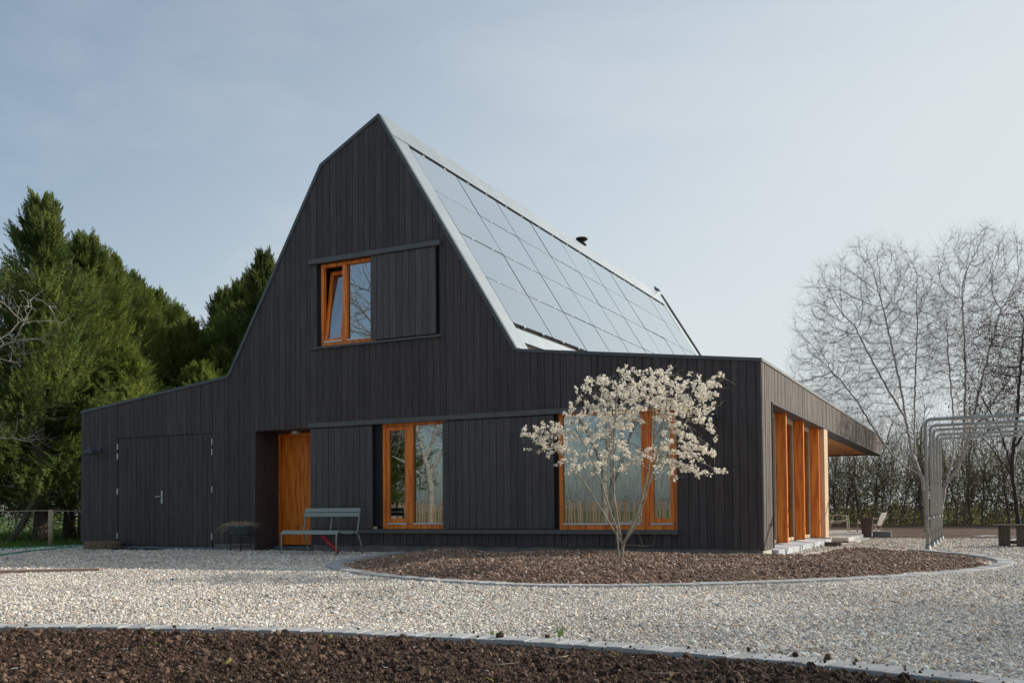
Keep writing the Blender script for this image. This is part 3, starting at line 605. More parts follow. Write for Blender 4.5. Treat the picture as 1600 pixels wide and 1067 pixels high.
# the tilted upper sash
ts = MB(); z0, z1, t = 4.19, 5.67, .07; x0, x1 = -8.665, -8.215
ts.box(x0, x0+t, 0, .06, 0, z1-z0).box(x1-t, x1, 0, .06, 0, z1-z0).box(x0+t, x1-t, 0, .06, 0, t).box(x0+t, x1-t, 0, .06, z1-z0-t, z1-z0)
me = bpy.data.meshes.new('sash'); me.from_pydata(ts.v, [], ts.f); o = finish('tilted_sash', me, MT['orange'], w3); o.location = Vector((0, .05, z0))-off(w3); o.rotation_euler = (R(-8), 0, 0); o['label'] = 'orange sash tilted inwards at the top'
me = bpy.data.meshes.new('pane'); b = MB().box(x0+t, x1-t, .03, .036, t, z1-z0-t); me.from_pydata(b.v, [], b.f); o = finish('pane', me, MT['glass'], w3); o.location = Vector((0, .05, z0))-off(w3); o.rotation_euler = (R(-8), 0, 0)
# dark reveals
MB().box(-8.96, -1.40, .14, .16, .42, 2.50).box(-8.80, -5.93, .14, .16, 4.06, 5.78)
rv = MB()
for a, b, c, d in ((-8.96, -7.27, .42, 2.5), (-5.80, -3.55, .42, 2.5), (-8.80, -8.74, 4.06, 5.78), (-7.40, -5.93, 4.06, 5.78)): rv.box(a, b, .03, .2, c, d)
rv.build('window_reveal', MT['backing'], H)
# ---- sliding shutters
def shutter(x0, x1, z0, z1, y=-.062):
    s_ = bpy.data.objects.new('sliding_shutter', None); link(s_, H); s_.location = Vector((x0, y, z0))-off(H); WL[s_.name] = Vector((x0, y, z0)); n = round((x1-x0)/.145); w = (x1-x0)/n
    for k in range(n):
        q = random.uniform(-.002, .002); MB().box(x0+k*w+.004, x0+(k+1)*w-.004, y+q, y+.022+q, z0, z1).build('board', MT['shutter'], s_)
    MB().box(x0, x1, y+.026, y+.05, z0+.01, z1-.01).build('shutter_backing', MT['backing'], s_)
shutter(-8.94, -7.44, .465, 2.455); shutter(-5.865, -3.60, .465, 2.455); shutter(-7.47, -5.99, 4.115, 5.755)
MB().box(-8.97, -1.36, -.10, -.024, 2.47, 2.565).build('shutter_rail', MT['trim'], H, bevel=.003)
MB().box(-8.97, -1.38, -.085, -.024, .375, .415).box(-8.97, -1.38, -.075, -.024, .415, .45).build('shutter_guide', MT['trim'], H)
MB().box(-8.97, -5.88, -.10, -.024, 5.765, 5.86).build('shutter_rail', MT['trim'], H, bevel=.003)
MB().box(-8.95, -5.87, -.075, -.024, 4.05, 4.09).build('shutter_guide', MT['trim'], H)
for x in (-8.3, -7.4, -6.9, -6.05): MB().box(x-.012, x+.012, -.09, -.076, 4.02, 4.06).build('bracket', MT['trim'], H)
MB().box(-7.42, -7.35, -.075, -.03, .455, .50).build('junction_box', MT['pale_wood'], H)
# ---- front door in its recess
MB().box(-10.43, -10.405, -.019, .80, .02, 2.478).build('recess_side', MT['board'], H); MB().box(-8.96, -8.94, -.0, .80, .02, 2.47).build('recess_side', MT['board'], H)
MB().box(-10.42, -8.96, -.018, .84, 2.48, 2.51).build('recess_soffit', MT['board'], H)
MB().box(-10.42, -8.96, .12, .80, -.02, .02).build('recess_floor', MT['plinth'], H)
d = bpy.data.objects.new('front_door', None); link(d, H); d.location = Vector((-10.42, .72, .08))-off(H); WL[d.name] = Vector((-10.42, .72, .08))
MB().box(-10.42, -10.34, .70, .80, .08, 2.47).box(-8.99, -8.96, .70, .80, .08, 2.47).box(-10.34, -8.99, .70, .80, 2.39, 2.47).build('door_frame', MT['orange'], d, bevel=.004)
MB().box(-10.335, -8.995, .735, .785, .10, 2.385).build('door_leaf', MT['orange'], d)
MB().box(-10.42, -8.6, .55, .72, -.05, .075).build('door_step', MT['bluestone'], H)
# ---- flush double door at the left
d = bpy.data.objects.new('double_door', None); link(d, H); d.location = Vector((-14.45, 0, .08))-off(H); WL[d.name] = Vector((-14.45, 0, .08))
x = -14.44; n = 20; w = (2.84)/n
for k in range(n):
    a = -14.44+k*w; q = random.uniform(-.0015, .0015)-.012; MB().box(a+.0045+(.004 if k in (0, 10) else 0), a+w-.0045-(.004 if k in (9, 19) else 0), q, .004, .075, 2.485).build('board', MT['board'], d)
MB().box(-14.45, -11.59, .006, .06, .06, 2.50).build('door_backing', MT['backing'], d)
for x in (-14.45, -11.60):
    for z in (.22, 1.22, 2.02, 2.24): MB().box(x-.012, x+.012, -.034, -.006, z, z+.135).build('hinge', MT['steel'], d)
hd = MB().box(-13.085, -13.045, -.032, -.012, 1.0, 1.28).tube([(-13.065, -.03, 1.16), (-13.065, -.075, 1.16), (-13.20, -.085, 1.158)], .011, 8).build('door_handle', MT['steel'], d)
MB().box(-14.46, -11.58, -.02, .1, -.05, .06).build('door_threshold', MT['bluestone'], H)

# ================================================================ THINGS ALONG THE FRONT
def wall_lamp(x, z, label):
    r = thing('wall_lamp', label, 'lamp', (x, -.03, z), 'wall lamps on the facade')
    MB().lathe((x, -.22, z), [(.015, .20), (.03, .19), (.035, .10), (.06, .085), (.125, .03), (.14, -.03), (.135, -.03), (.11, .02)], 20).build('lamp_shade', MT['lamp'], r, True)
    MB().tube([(x, -.22, z+.08), (x+.04, -.16, z+.10), (x+.12, -.03, z+.08)], .018, 8).build('arm', MT['lamp'], r)
    MB().box(x+.08, x+.16, -.045, -.024, z+.02, z+.14).build('wall_plate', MT['lamp'], r)
wall_lamp(-15.13, 2.17, 'dark enamel wall lamp left of the double doors')
wall_lamp(-.84, 2.22, 'dark enamel wall lamp right of the wide window behind the blossom')
r = thing('ceiling_lamp', 'small round white lamp on the soffit above the orange door', 'lamp', (-9.72, .45, 2.45))
MB().lathe((-9.72, .45, 0), [(.10, 2.478), (.10, 2.44), (.08, 2.42), (.04, 2.415)], 20).build('diffuser', MT['lampwhite'], r, True)
MB().lathe((-9.72, .45, 0), [(.105, 2.4795), (.105, 2.462), (.102, 2.462)], 20).build('base_ring', MT['steel'], r, True)

# bench
bx0, bx1, yf, yr = -8.58, -7.32, -1.36, -.72
r = thing('garden_bench', 'grey green metal slatted bench in front of the orange door', 'bench', ((bx0+bx1)/2, -1.05, 0))
for x in (bx0, bx1):
    MB().tube([(x, yf-.01, .0), (x, yf, .36), (x, yf+.03, .41), (x, yf+.07, .432)], .014, 8).build('leg', MT['bench'], r, True)
    MB().tube([(x, yr+.16, .0), (x, yr+.10, .22), (x, yr+.03, .36), (x, yr-.06, .405)], .014, 8).build('leg', MT['bench'], r, True)
    MB().tube([(x, yf+.07, .425), (x, -1.05, .395), (x, yr-.06, .40), (x, yr, .425), (x, yr+.03, .55), (x, yr+.09, .85)], .014, 8).build('side_frame', MT['bench'], r, True)
xm = (bx0+bx1)/2
MB().tube([(xm, yf+.07, .42), (xm, -1.05, .388), (xm, yr-.04, .40), (xm, yr+.01, .45), (xm, yr+.09, .85)], .011, 8).build('centre_support', MT['bench'], r, True)
def slat(y0, z0, y1, z1, nm='seat_slat'):
    dv = Vector((0, y1-y0, z1-z0)); nn = Vector((0, -dv.z, dv.y)).normalized()*.007; p = [Vector((0, y0, z0)), Vector((0, y1, z1))]
    q = [p[0]-nn, p[1]-nn, p[1]+nn, p[0]+nn]; vs = [(bx0-.015, c.y, c.z) for c in q]+[(bx1+.015, c.y, c.z) for c in q]
    MB().add(vs, [(0, 1, 2, 3), (7, 6, 5, 4), (0, 4, 5, 1), (1, 5, 6, 2), (2, 6, 7, 3), (3, 7, 4, 0)]).build(nm, MT['bench'], r, bevel=.004)
pr = [(yf-.015, .385), (yf+.05, .445), (yf+.06, .448), (yf+.15, .43), (yf+.16, .428), (yf+.25, .412), (yf+.26, .411), (yf+.35, .407), (yf+.36, .407), (yf+.45, .412), (yf+.46, .413), (yf+.55, .428)]
for i in range(0, 12, 2): slat(*pr[i], *pr[i+1])
slat(yr+.035, .70, yr+.05, .775, 'back_slat'); slat(yr+.055, .785, yr+.075, .86, 'back_slat')
# red tube leaning under the bench
r = thing('red_tube', 'red plastic tube leaning on the ground behind the bench', 'tube', (-7.95, -.5, 0))
MB().tube([(-8.38, -.38, .30), (-7.90, -.55, .03)], .035, 12).build('tube_body', MT['red'], r, True); MB().tube([(-8.393, -.376, .308), (-8.375, -.382, .297)], .037, 12).build('end_cap', MT['red'], r, True)
# planter on a stand
r = thing('planter_bowl', 'dark planter bowl of dry trailing stems on a thin stand', 'planter', (-10.45, -.4, 0))
MB().lathe((-10.45, -.4, 0), [(.14, .30), (.17, .32), (.235, .50), (.25, .50), (.25, .53), (.22, .53), (.21, .49)], 24).build('bowl', MT['planter'], r, True)
st = MB()
for a in range(4): 
    dx, dy = math.cos(a*math.pi/2+.7)*.2, math.sin(a*math.pi/2+.7)*.2; st.tube([(-10.45+dx, -.4+dy, 0), (-10.45+dx, -.4+dy, .34)], .008, 6)
for z in (.335, .10):
    st.tube([(-10.45+math.cos(t*math.pi/8)*.2, -.4+math.sin(t*math.pi/8)*.2, z) for t in range(17)], .006, 6)
st.build('stand', MT['black'], r)
pl = MB()
for k in range(90):
    a = random.uniform(0, 6.28); l = random.uniform(.12, .34); dr = random.uniform(-.10, .06)*(l/.3)
    if k < 22: a = math.pi+random.uniform(-.5, .5); l = random.uniform(.30, .5); dr = -random.uniform(.02, .25)
    c = Vector((-10.45+random.uniform(-.1, .1), -.4+random.uniform(-.1, .1), .52)); d = Vector((math.cos(a), math.sin(a), 0))
    pl.tube([c, c+d*l*.4+Vector((0, 0, random.uniform(.03, .10))), c+d*l*.75+Vector((0, 0, dr*.4+.03)), c+d*l+Vector((random.gauss(0, .02), 0, dr))], [.004, .004, .003, .002], 4)
pl.build('dry_stems', MT['dryplant'], r)
# tree stump at the left
r = thing('tree_stump', 'low round bark covered stump at the left corner of the house', 'stump', (-14.45, -.42, 0))
b = MB().lathe((-14.45, -.42, 0), [(.395, -.02), (.39, .02), (.385, .15), (.36, .175), (.2, .178)], 40)
b.v = [(x+random.gauss(0, .006), y+random.gauss(0, .006), z) for x, y, z in b.v]; b.build('trunk_slice', MT['wicker'], r)
r = MB().box(-14.1, -12.75, -.62, -.12, .004, .025).build('door_mat', MT['mat_rubber'], loc=(-13.4, -.4, 0)); tag(r, 'thin black rubber mat before the double doors', 'mat')
def hose(pts, label):
    p = spline([(x, y, .02) for x, y in pts], False, 3); b = MB().tube([tuple(q) for q in p], .022, 6, True).build('garden_hose', MT['hose'], None, True); tag(b, label, 'hose', 'green hoses on the gravel')
hose([(-12.9, -4.9), (-13.6, -3.5), (-14.3, -2.6), (-14.9, -1.9), (-15.2, -1.1), (-15.8, -.5), (-15.9, .1)], 'nearer green garden hose snaking over the shaded gravel')
hose([(-16.3, -2.2), (-16.6, -1.2), (-16.75, -.5), (-16.7, .2), (-16.9, .9), (-16.5, 1.6)], 'further green garden hose beside the grass edge')
r = MB().add([(-9.9, -7.6, .0), (-9.55, -7.75, .0), (-7.75, -6.1, .0), (-7.9, -5.95, .0), (-9.9, -7.6, .045), (-9.55, -7.75, .045), (-7.75, -6.1, .045), (-7.9, -5.95, .045)], [(3, 2, 1, 0), (4, 5, 6, 7), (0, 1, 5, 4), (1, 2, 6, 5), (2, 3, 7, 6), (3, 0, 4, 7)]).build('terracotta_strip', MT['terracotta']); tag(r, 'reddish brown flat strip lying on the gravel at left', 'edging')
# post, wire, leaning pole
r = thing('wire_fence', 'low fence wire with a round pale post by the conifers', 'fence', (-17.9, .95, 0))
for x, y in ((-17.93, .93), (-22.5, -1.6), (-16.8, 3.6)): MB().tube([(x, y, -.1), (x, y, .90)], [.062, .056], 12).build('post', MT['postwood'], r, True)
for a, b in (((-22.5, -1.6), (-17.93, .93)), ((-17.93, .93), (-16.8, 3.6))):
    MB().tube([(a[0], a[1], .87), ((a[0]+b[0])/2, (a[1]+b[1])/2, .86), (b[0], b[1], .88)], .010, 6).build('wire', MT['postwood'], r)
r = MB().tube([(-20.9, 1.9, -.05), (-20.5, 2.0, .5), (-20.1, 2.05, 1.15), (-19.8, 2.1, 1.75)], [.11, .10, .085, .07], 10).build('leaning_log', MT['bark_dead'], None, True); tag(r, 'pale weathered log leaning under the tallest conifer', 'log')

# ================================================================ RIGHT SIDE THINGS
for i, (y, z, lab) in enumerate(((3.50, 2.375, 'nearest of the five bent pipe arches of the pergola'), (5.15, 2.39, 'second nearest bent pipe arch of the pergola'), (6.45, 2.40, 'middle one of the five bent pipe arches'), (7.95, 2.40, 'second farthest bent pipe arch of the pergola'), (9.30, 2.40, 'farthest of the five bent pipe arches of the pergola'))):
    r = thing('pipe_arch', lab, 'pergola arch', (2.2, y, 0), 'bent grey pipe arches of the pergola'); X = 2.20
    MB().tube([(X, y, -.1), (X, y, z-.09), (X+.02, y, z-.03), (X+.07, y, z-.003), (X+.15, y, z), (5.25, y, z+.01), (5.35, y, z-.01), (5.40, y, z-.08), (5.40, y, -.1)], .032 if i == 0 else .030, 12).build('pipe', MT['galv'], r, True)
    for xx in (X, 5.4): MB().lathe((xx, y, 0), [(.07, -.01), (.07, .02), (.045, .03), (.045, .10), (.040, .10)], 12).build('foot', MT['galv'], r, True)
    MB().tube([(X, y, .55), (X, y, .60)], .042, 12).build('collar', MT['galv'], r, True)
r = MB().tube([(2.87, 3.46, 2.43), (2.90, 9.34, 2.455)], .020, 8).build('cross_pipe', MT['postwood']); tag(r, 'rusty brown cross bar lying over the pipe arches', 'bar')
r = thing('workbench', 'dark weathered wooden box table on the gravel at right', 'table', (3.62, 5.75, 0))
for x in (3.36, 3.68):
    for k in range(2): MB().box(x+k*.105, x+k*.105+.10, 5.60+.0, 5.63, 0.02, .40).build('leg_board', MT['oldwood'], r)
    for k in range(2): MB().box(x+k*.105, x+k*.105+.10, 6.0, 6.03, 0.02, .40).build('leg_board', MT['oldwood'], r)
MB().box(3.36, 3.39, 5.632, 5.998, .02, .40).box(3.86, 3.89, 5.632, 5.998, .02, .40).box(3.40, 3.85, 5.64, 5.99, .06, .11).build('side_board', MT['oldwood'], r)
for k in range(4): MB().box(3.27, 3.97, 5.53+k*.145, 5.53+k*.145+.138, .402, .432).build('top_plank', MT['oldwood'], r)
r = thing('tall_planter', 'tall dark brown tapered planter at the terrace edge', 'planter', (.43, 10.4, .03))
b = MB()
def taper(b, cx, cy, a, c, z0, z1): return b.add([(cx-a, cy-a, z0), (cx+a, cy-a, z0), (cx+a, cy+a, z0), (cx-a, cy+a, z0), (cx-c, cy-c, z1), (cx+c, cy-c, z1), (cx+c, cy+c, z1), (cx-c, cy+c, z1)], [(0, 3, 2, 1), (4, 5, 6, 7), (0, 1, 5, 4), (1, 2, 6, 5), (2, 3, 7, 6), (3, 0, 4, 7)])
taper(MB(), .43, 10.4, .105, .148, .03, .50).build('pot', MT['rust_pot'], r, bevel=.006); MB().box(.43-.153, .43+.153, 10.4-.153, 10.4+.153, .50, .525).build('rim', MT['rust_pot'], r, bevel=.004)
b = MB()
for k in range(9): b.tube([(.40, 10.4, .52), (.40+random.uniform(-.14, .04), 10.4+random.uniform(-.05, .05), .52+random.uniform(.05, .17))], [.006, .003], 5)
b.build('dry_stems', MT['terracotta'], r)
r = thing('zinc_trough', 'low dull zinc trough beside the tall brown planter', 'trough', (.72, 11.1, 0))
MB().box(.50, .94, 10.98, 11.0, .012, .17).box(.50, .94, 11.26, 11.28, .012, .17).box(.50, .52, 11.0, 11.26, .012, .17).box(.92, .94, 11.0, 11.26, .012, .17).build('side_panel', MT['zinc'], r); MB().box(.52, .92, 11.0, 11.26, .012, .12).build('soil_fill', MT['soil'], r); MB().box(.49, .95, 10.97, 10.98, .155, .175).box(.94, .95, 10.98, 11.28, .155, .175).build('rim', MT['steel'], r)
r = MB().box(.18, .50, 5.02, 5.30, -.02, .085).build('timber_step', MT['oldwood']); tag(r, 'small brown timber step block at the foot of the pale post', 'step')
# low slatted easy chairs
def chair(x, y, z, rot, label):
    r = thing('lounge_chair', label, 'chair', (x, y, z), 'low pale lounge chairs on the terrace'); w = .27
    base = Matrix.Translation((x, y, z)) @ Matrix.Rotation(rot, 4, 'Z')
    def T(p): return tuple(base @ Vector(p))
    for s in (-w, w):
        for nm, pts in (('leg', [(.26, s, 0), (.24, s, .20), (.22, s, .42)]), ('leg', [(-.32, s, 0), (-.24, s, .2), (-.17, s, .34)]), ('armrest', [(.24, s, .42), (.0, s, .47), (-.26, s, .44)]), ('side_rail', [(.24, s, .33), (-.05, s, .25), (-.26, s, .24), (-.36, s, .50)])):
            MB().tube([T(p) for p in pts], .017, 6).build(nm, MT['chair'], r, True)
    sv = [T(p) for p in ((.25, -w, .345), (.25, w, .345), (0, w, .30), (0, -w, .30), (-.22, w, .27), (-.22, -w, .27))]
    sv += [tuple(Vector(v)-Vector((0, 0, .02))) for v in sv]
    MB().add(sv, [(0, 1, 2, 3), (3, 2, 4, 5), (9, 8, 7, 6), (11, 10, 8, 9), (0, 6, 7, 1), (4, 10, 11, 5)]).build('seat', MT['seatfab'], r)
    bv = [T(p) for p in ((-.25, -w, .27), (-.25, w, .27), (-.40, w, .62), (-.40, -w, .62), (-.27, -w, .27), (-.27, w, .27), (-.42, w, .62), (-.42, -w, .62))]
    MB().add(bv, [(0, 1, 2, 3), (7, 6, 5, 4), (0, 4, 5, 1), (1, 5, 6, 2), (2, 6, 7, 3), (3, 7, 4, 0)]).build('backrest', MT['seatfab'], r)
chair(-.62, 13.2, .11, R(12), 'low pale lounge chair just right of the corner post')
chair(.22, 12.9, .02, R(170), 'low pale lounge chair partly hidden by the tall brown planter')
# pigeon on the ridge
r = thing('pigeon', 'grey pigeon perched at the far end of the roof ridge', 'bird', (-7.28, 17.4, 8.56))
def skin_fig(name, pts, edges, rad, m, parent):
    me = bpy.data.meshes.new(name); me.from_pydata([tuple(Vector(p)-off(parent)) for p in pts], edges, []); o = finish(name, me, m, parent)
    sm = o.modifiers.new('skin', 'SKIN'); 
    for v, q in zip(me.skin_vertices[0].data, rad): v.radius = q
    me.skin_vertices[0].data[0].use_root = True; ss = o.modifiers.new('sub', 'SUBSURF'); ss.levels = 1; ss.render_levels = 2; return o
bp0 = Vector((-7.28, 17.4, 8.56))
def bpnt(a, z): return bp0+Vector((-a*.8, a*.3, z))
skin_fig('body', [bpnt(0, .10), bpnt(.07, .14), bpnt(.10, .20), bpnt(.11, .235), bpnt(-.08, .07), bpnt(-.19, .01)], [(0, 1), (1, 2), (2, 3), (0, 4), (4, 5)], [(.062, .06), (.055, .05), (.03, .03), (.034, .034), (.045, .04), (.03, .012)], MT['bird'], r)
MB().tube([bpnt(.135, .238), bpnt(.17, .23)], [.012, .003], 6).build('beak', MT['stone_pale'], r)
MB().tube([bpnt(.0, .06)+Vector((0, .02, 0)), bpnt(.0, .0)+Vector((0, .02, 0))], .006, 5).tube([bpnt(.0, .06)-Vector((0, .02, 0)), bpnt(.0, .0)-Vector((0, .02, 0))], .006, 5).build('leg', MT['stone_pale'], r)

# ================================================================ TREES
JIT = .11
def colonize(att, init, D, di, dk, iters, bias=(0, 0, 0)):
    """space colonisation; init = list of (pos, parent); returns positions and parents"""
    pos = [Vector(p) for p, _ in init]; par = [q for _, q in init]; att = [Vector(a) for a in att]; bias = Vector(bias); nk = {}
    for it in range(iters):
        kd = kdtree.KDTree(len(pos))
        for i, p in enumerate(pos): kd.insert(p, i)
        kd.balance(); acc = {}; keep = []
        for a in att:
            c, i, dd = kd.find(a)
            if dd < dk: continue
            keep.append(a)
            if dd < di: acc.setdefault(i, Vector((0, 0, 0))); acc[i] += (a-c).normalized()
        att = keep; grown = 0
        for i, v in acc.items():
            if nk.get(i, 0) >= 3: continue
            nk[i] = nk.get(i, 0)+1
            if v.length < 1e-4: v = Vector((random.random(), random.random(), random.random()))
            d = (v.normalized()+bias+Vector((random.gauss(0, JIT), random.gauss(0, JIT), random.gauss(0, JIT)))).normalized(); pos.append(pos[i]+d*D); par.append(i); grown += 1
        if not grown: break
    return pos, par
def radii(pos, par, tip, ex=2.3):
    r = [0.]*len(pos); kids = [0]*len(pos)
    for i in range(len(pos)-1, 0, -1):
        if r[i] == 0: r[i] = tip**ex
        if par[i] >= 0: r[par[i]] += r[i]; kids[par[i]] += 1
    return [max(q, tip**ex)**(1/ex) for q in r], kids
def rvec(): return Vector((random.gauss(0, 1), random.gauss(0, 1), random.gauss(0, 1))).normalized()
def make_tree(stems, blobs, natt, D, di, dk, iters, tip, thick, twn, twl, droop, bias=(0, 0, 0), twr=.004, outer=.35, ex=2.3, centre=None, maxr=9):
    """returns (thick segments, thin segments, twig end points)"""
    init = []; 
    for st_ in stems:                                    # each stem: polyline; first point shared with an earlier stem when close
        last = -1
        p = resample(spline(st_, False, 2), D) if len(st_) > 2 else np.array(st_)
        for k, q in enumerate(p):
            q = Vector(q)
            if k == 0 and init:
                j = min(range(len(init)), key=lambda a: (init[a][0]-q).length)
                if (init[j][0]-q).length < D*1.6: last = j; continue
            init.append((q+(rvec()*D*.12 if k else Vector((0, 0, 0))), last)); last = len(init)-1
    att = []
    for (cx, cy, cz, rx, ry, rz, wt) in blobs:
        for _ in range(int(natt*wt)):
            v = rvec()*(random.random()**(1/2.2)); att.append((cx+v.x*rx, cy+v.y*ry, cz+v.z*rz))
    pos, par = colonize(att, init, D, di, dk, iters, bias); rad, kids = radii(pos, par, tip, ex); big = []; small = []; ends = []
    for i in range(len(pos)):
        if par[i] < 0: continue
        p, q = pos[par[i]], pos[i]; row = (*p, *q, min(rad[par[i]], rad[i]*1.35, maxr), min(rad[i], maxr)); (big if rad[i] > thick else small).append(row)
        if rad[i] < tip*3.2 and random.random() < (1 if kids[i] == 0 else outer):
            for _ in range(twn):
                dv = ((q-p).normalized()*1.0+rvec()*.75); dv.normalize(); l = twl*random.uniform(.4, 1.2); a = q; 
                for s_ in range(3):
                    dv = (dv+Vector((0, 0, -droop if s_ else droop))+rvec()*.18).normalized(); b = a+dv*l/3; small.append((*a, *b, twr*(1-.28*s_), twr*(1-.28*(s_+1)))); a = b
                    if s_: 
                        sd = (dv+rvec()*.9).normalized(); small.append((*a, *(a+sd*l*.28), twr*.6, twr*.35)); ends.append((a+sd*l*.28, sd))
                ends.append((a, dv))
    return big, small, ends
def tree_object(name, label, cat, base, big, small, mb_, ms_, group=None, kb=8):
    r = thing(name, label, cat, base, group); o_ = np.array([*base, *base, 0, 0])
    me = seg_mesh('trunk', np.array(big)-o_, kb); finish('trunk', me, mb_, r)
    me = seg_mesh('branches', np.array(small)-o_, 3); finish('branches', me, ms_, r); return r
def copy_tree(src, loc, rz, sc, label, name=None):
    c = src.copy(); S.collection.objects.link(c); c.location = loc; c.rotation_euler = (0, 0, rz); c.scale = (sc, sc, sc*random.uniform(.96, 1.04)); c['label'] = label
    for ch in src.children:
        d = ch.copy(); S.collection.objects.link(d); d.parent = c
    WL[c.name] = Vector(loc); return c
BG = 'leafless birches'
B1 = [[(1.45, 17, -.1), (1.47, 17, .9), (1.35, 17, 1.75)],
      [(1.35, 17, 1.75), (1.05, 17.0, 2.6), (.9, 17.0, 4.0), (.55, 17.0, 6.0), (.3, 17.0, 7.3)],
      [(1.35, 17, 1.75), (.75, 16.8, 2.15), (.2, 16.6, 2.9), (-.5, 16.3, 4.3), (-1.3, 16.2, 5.3)],
      [(1.2, 17, 2.2), (1.15, 17.3, 3.6), (1.25, 17.6, 5.6), (1.3, 17.6, 7.2)],
      [(1.35, 17, 1.75), (.6, 17.4, 1.95), (-.4, 17.8, 2.0), (-1.1, 18, 2.6)],
      [(.9, 17, 3.6), (.2, 16.6, 5.0), (-.5, 16.4, 6.6)]]
JIT = .05
big, small, ends = make_tree(B1, [(-.1, 17, 6.0, 2.5, 2.2, 3.4, .62), (-1.2, 17, 4.6, 1.6, 1.8, 1.8, .2), (1.0, 17, 6.8, 1.1, 1.6, 2.3, .12)], 3600, .16, 2.2, .21, 80, .0038, .020, 6, .42, .12, (0, 0, .22), .0021, .9, 2.5)
birch = tree_object('birch_tree', 'leafless pale birch with spreading stems left of the pipe arches', 'tree', (1.45, 17, 0), big, small, MT['birch'], MT['branch'], BG)
B2 = [[(1.80, 18.2, -.1), (1.85, 18.2, .8), (2.0, 18.2, 1.5)],
      [(2.0, 18.2, 1.5), (2.45, 18.2, 2.1), (2.6, 18.2, 3.6), (2.65, 18.2, 5.6), (2.6, 18.2, 7.6)],
      [(2.45, 18.2, 2.1), (2.85, 18.0, 3.6), (3.2, 17.8, 5.2), (3.7, 17.6, 6.9)],
      [(2.0, 18.2, 1.5), (2.3, 18.5, 2.6), (2.2, 18.8, 4.6), (2.1, 18.8, 6.6)],
      [(2.7, 18.1, 3.0), (3.5, 18.3, 4.2), (4.4, 18.5, 5.6)]]
big, small, ends = make_tree(B2, [(3.1, 18.2, 6.6, 2.0, 2.2, 3.2, .62), (4.4, 18.2, 5.8, 1.6, 1.8, 2.4, .25), (2.3, 18.4, 6.4, .9, 1.4, 2.2, .06)], 3300, .16, 2.2, .21, 80, .0038, .020, 6, .42, .10, (0, 0, .24), .0021, .9, 2.5)
birch2 = tree_object('birch_tree', 'leafless pale birch with upright stems behind the pipe arches', 'tree', (1.8, 18.2, 0), big, small, MT['birch'], MT['branch'], BG)
JIT = .11
# dark tree at the right edge, with withered leaves
DT = [[(3.98, 14.8, -.1), (3.88, 14.8, 1.0), (3.80, 14.8, 1.9)], [(3.8, 14.8, 1.9), (3.95, 14.8, 3.0), (4.1, 14.8, 4.8), (4.2, 14.8, 6.0)], [(3.8, 14.8, 1.9), (3.55, 14.8, 2.9), (3.1, 14.8, 3.9)], [(3.9, 14.8, 2.4), (4.6, 14.9, 3.6), (5.3, 15, 4.6)], [(3.85, 14.8, 1.6), (3.4, 14.6, 2.3), (2.9, 14.6, 3.0)]]
big, small, ends = make_tree(DT, [(4.3, 14.8, 4.4, 1.9, 1.8, 2.3, .8), (3.2, 14.8, 3.6, .9, 1.2, 1.3, .2)], 1900, .14, 2.2, .20, 70, .005, .03, 4, .35, .03, (0, 0, .05), .003, .7, 2.5)
dark = tree_object('dark_tree', 'dark trunked tree with withered red brown leaves at right edge', 'tree', (3.98, 14.8, 0), big, small, MT['dark_bark'], MT['dark_bark'])
def leaf_mesh(ends, n, size, jit, base):
    pts = []; 
    for _ in range(n):
        p, d = random.choice(ends); pts.append(p+rvec()*random.random()*jit)
    P = np.array([tuple(p) for p in pts])-np.array(base); n = len(P); a = rng.normal(size=(n, 3)); a /= np.linalg.norm(a, axis=1, keepdims=True); b = np.cross(a, rng.normal(size=(n, 3))); b /= np.linalg.norm(b, axis=1, keepdims=True)
    s = (size*rng.uniform(.6, 1.4, n))[:, None]; V = np.stack([P-a*s, P+b*s*.5, P+a*s, P-b*s*.5], 1).reshape(-1, 3); return np_mesh('leaves', V, np.arange(4*n).reshape(-1, 4))
o = finish('leaves', leaf_mesh(ends, 5200, .030, .12, (3.98, 14.8, 0)), MT['redleaf'], dark); o['kind'] = 'stuff'
# pale bare tree just outside the left edge
LT = [[(-16.6, -3.2, -.1), (-16.5, -3.2, 1.2), (-16.3, -3.1, 1.9)], [(-16.3, -3.1, 1.9), (-16.2, -3.0, 3.4), (-16.3, -3, 5.4)], [(-16.3, -3.1, 1.9), (-15.4, -3, 2.0), (-14.4, -3, 2.36), (-13.4, -3, 2.2)], [(-16.25, -3, 2.9), (-15.4, -3, 3.6), (-14.4, -3, 4.12), (-13.7, -3, 4.25)], [(-13.9, -3, 4.2), (-13.62, -3, 4.55), (-13.3, -3, 4.9)], [(-13.75, -3, 4.22), (-13.0, -3, 4.15), (-12.7, -3, 4.4)]]
big, small, ends = make_tree(LT, [(-14.4, -3, 4.6, 1.7, 1.2, 1.0, .45), (-14.2, -3, 2.4, 1.1, .8, .5, .15), (-16.8, -3.2, 4.8, 1.8, 1.8, 1.8, .4)], 190, .16, 1.4, .30, 24, .006, .02, 2, .32, -.04, (.1, 0, .06), .004, .4)
ltree = tree_object('bare_tree', 'pale bare branches reaching in from the left edge', 'tree', (-16.6, -3.2, 0), big, small, MT['pale_branch'], MT['pale_branch'])

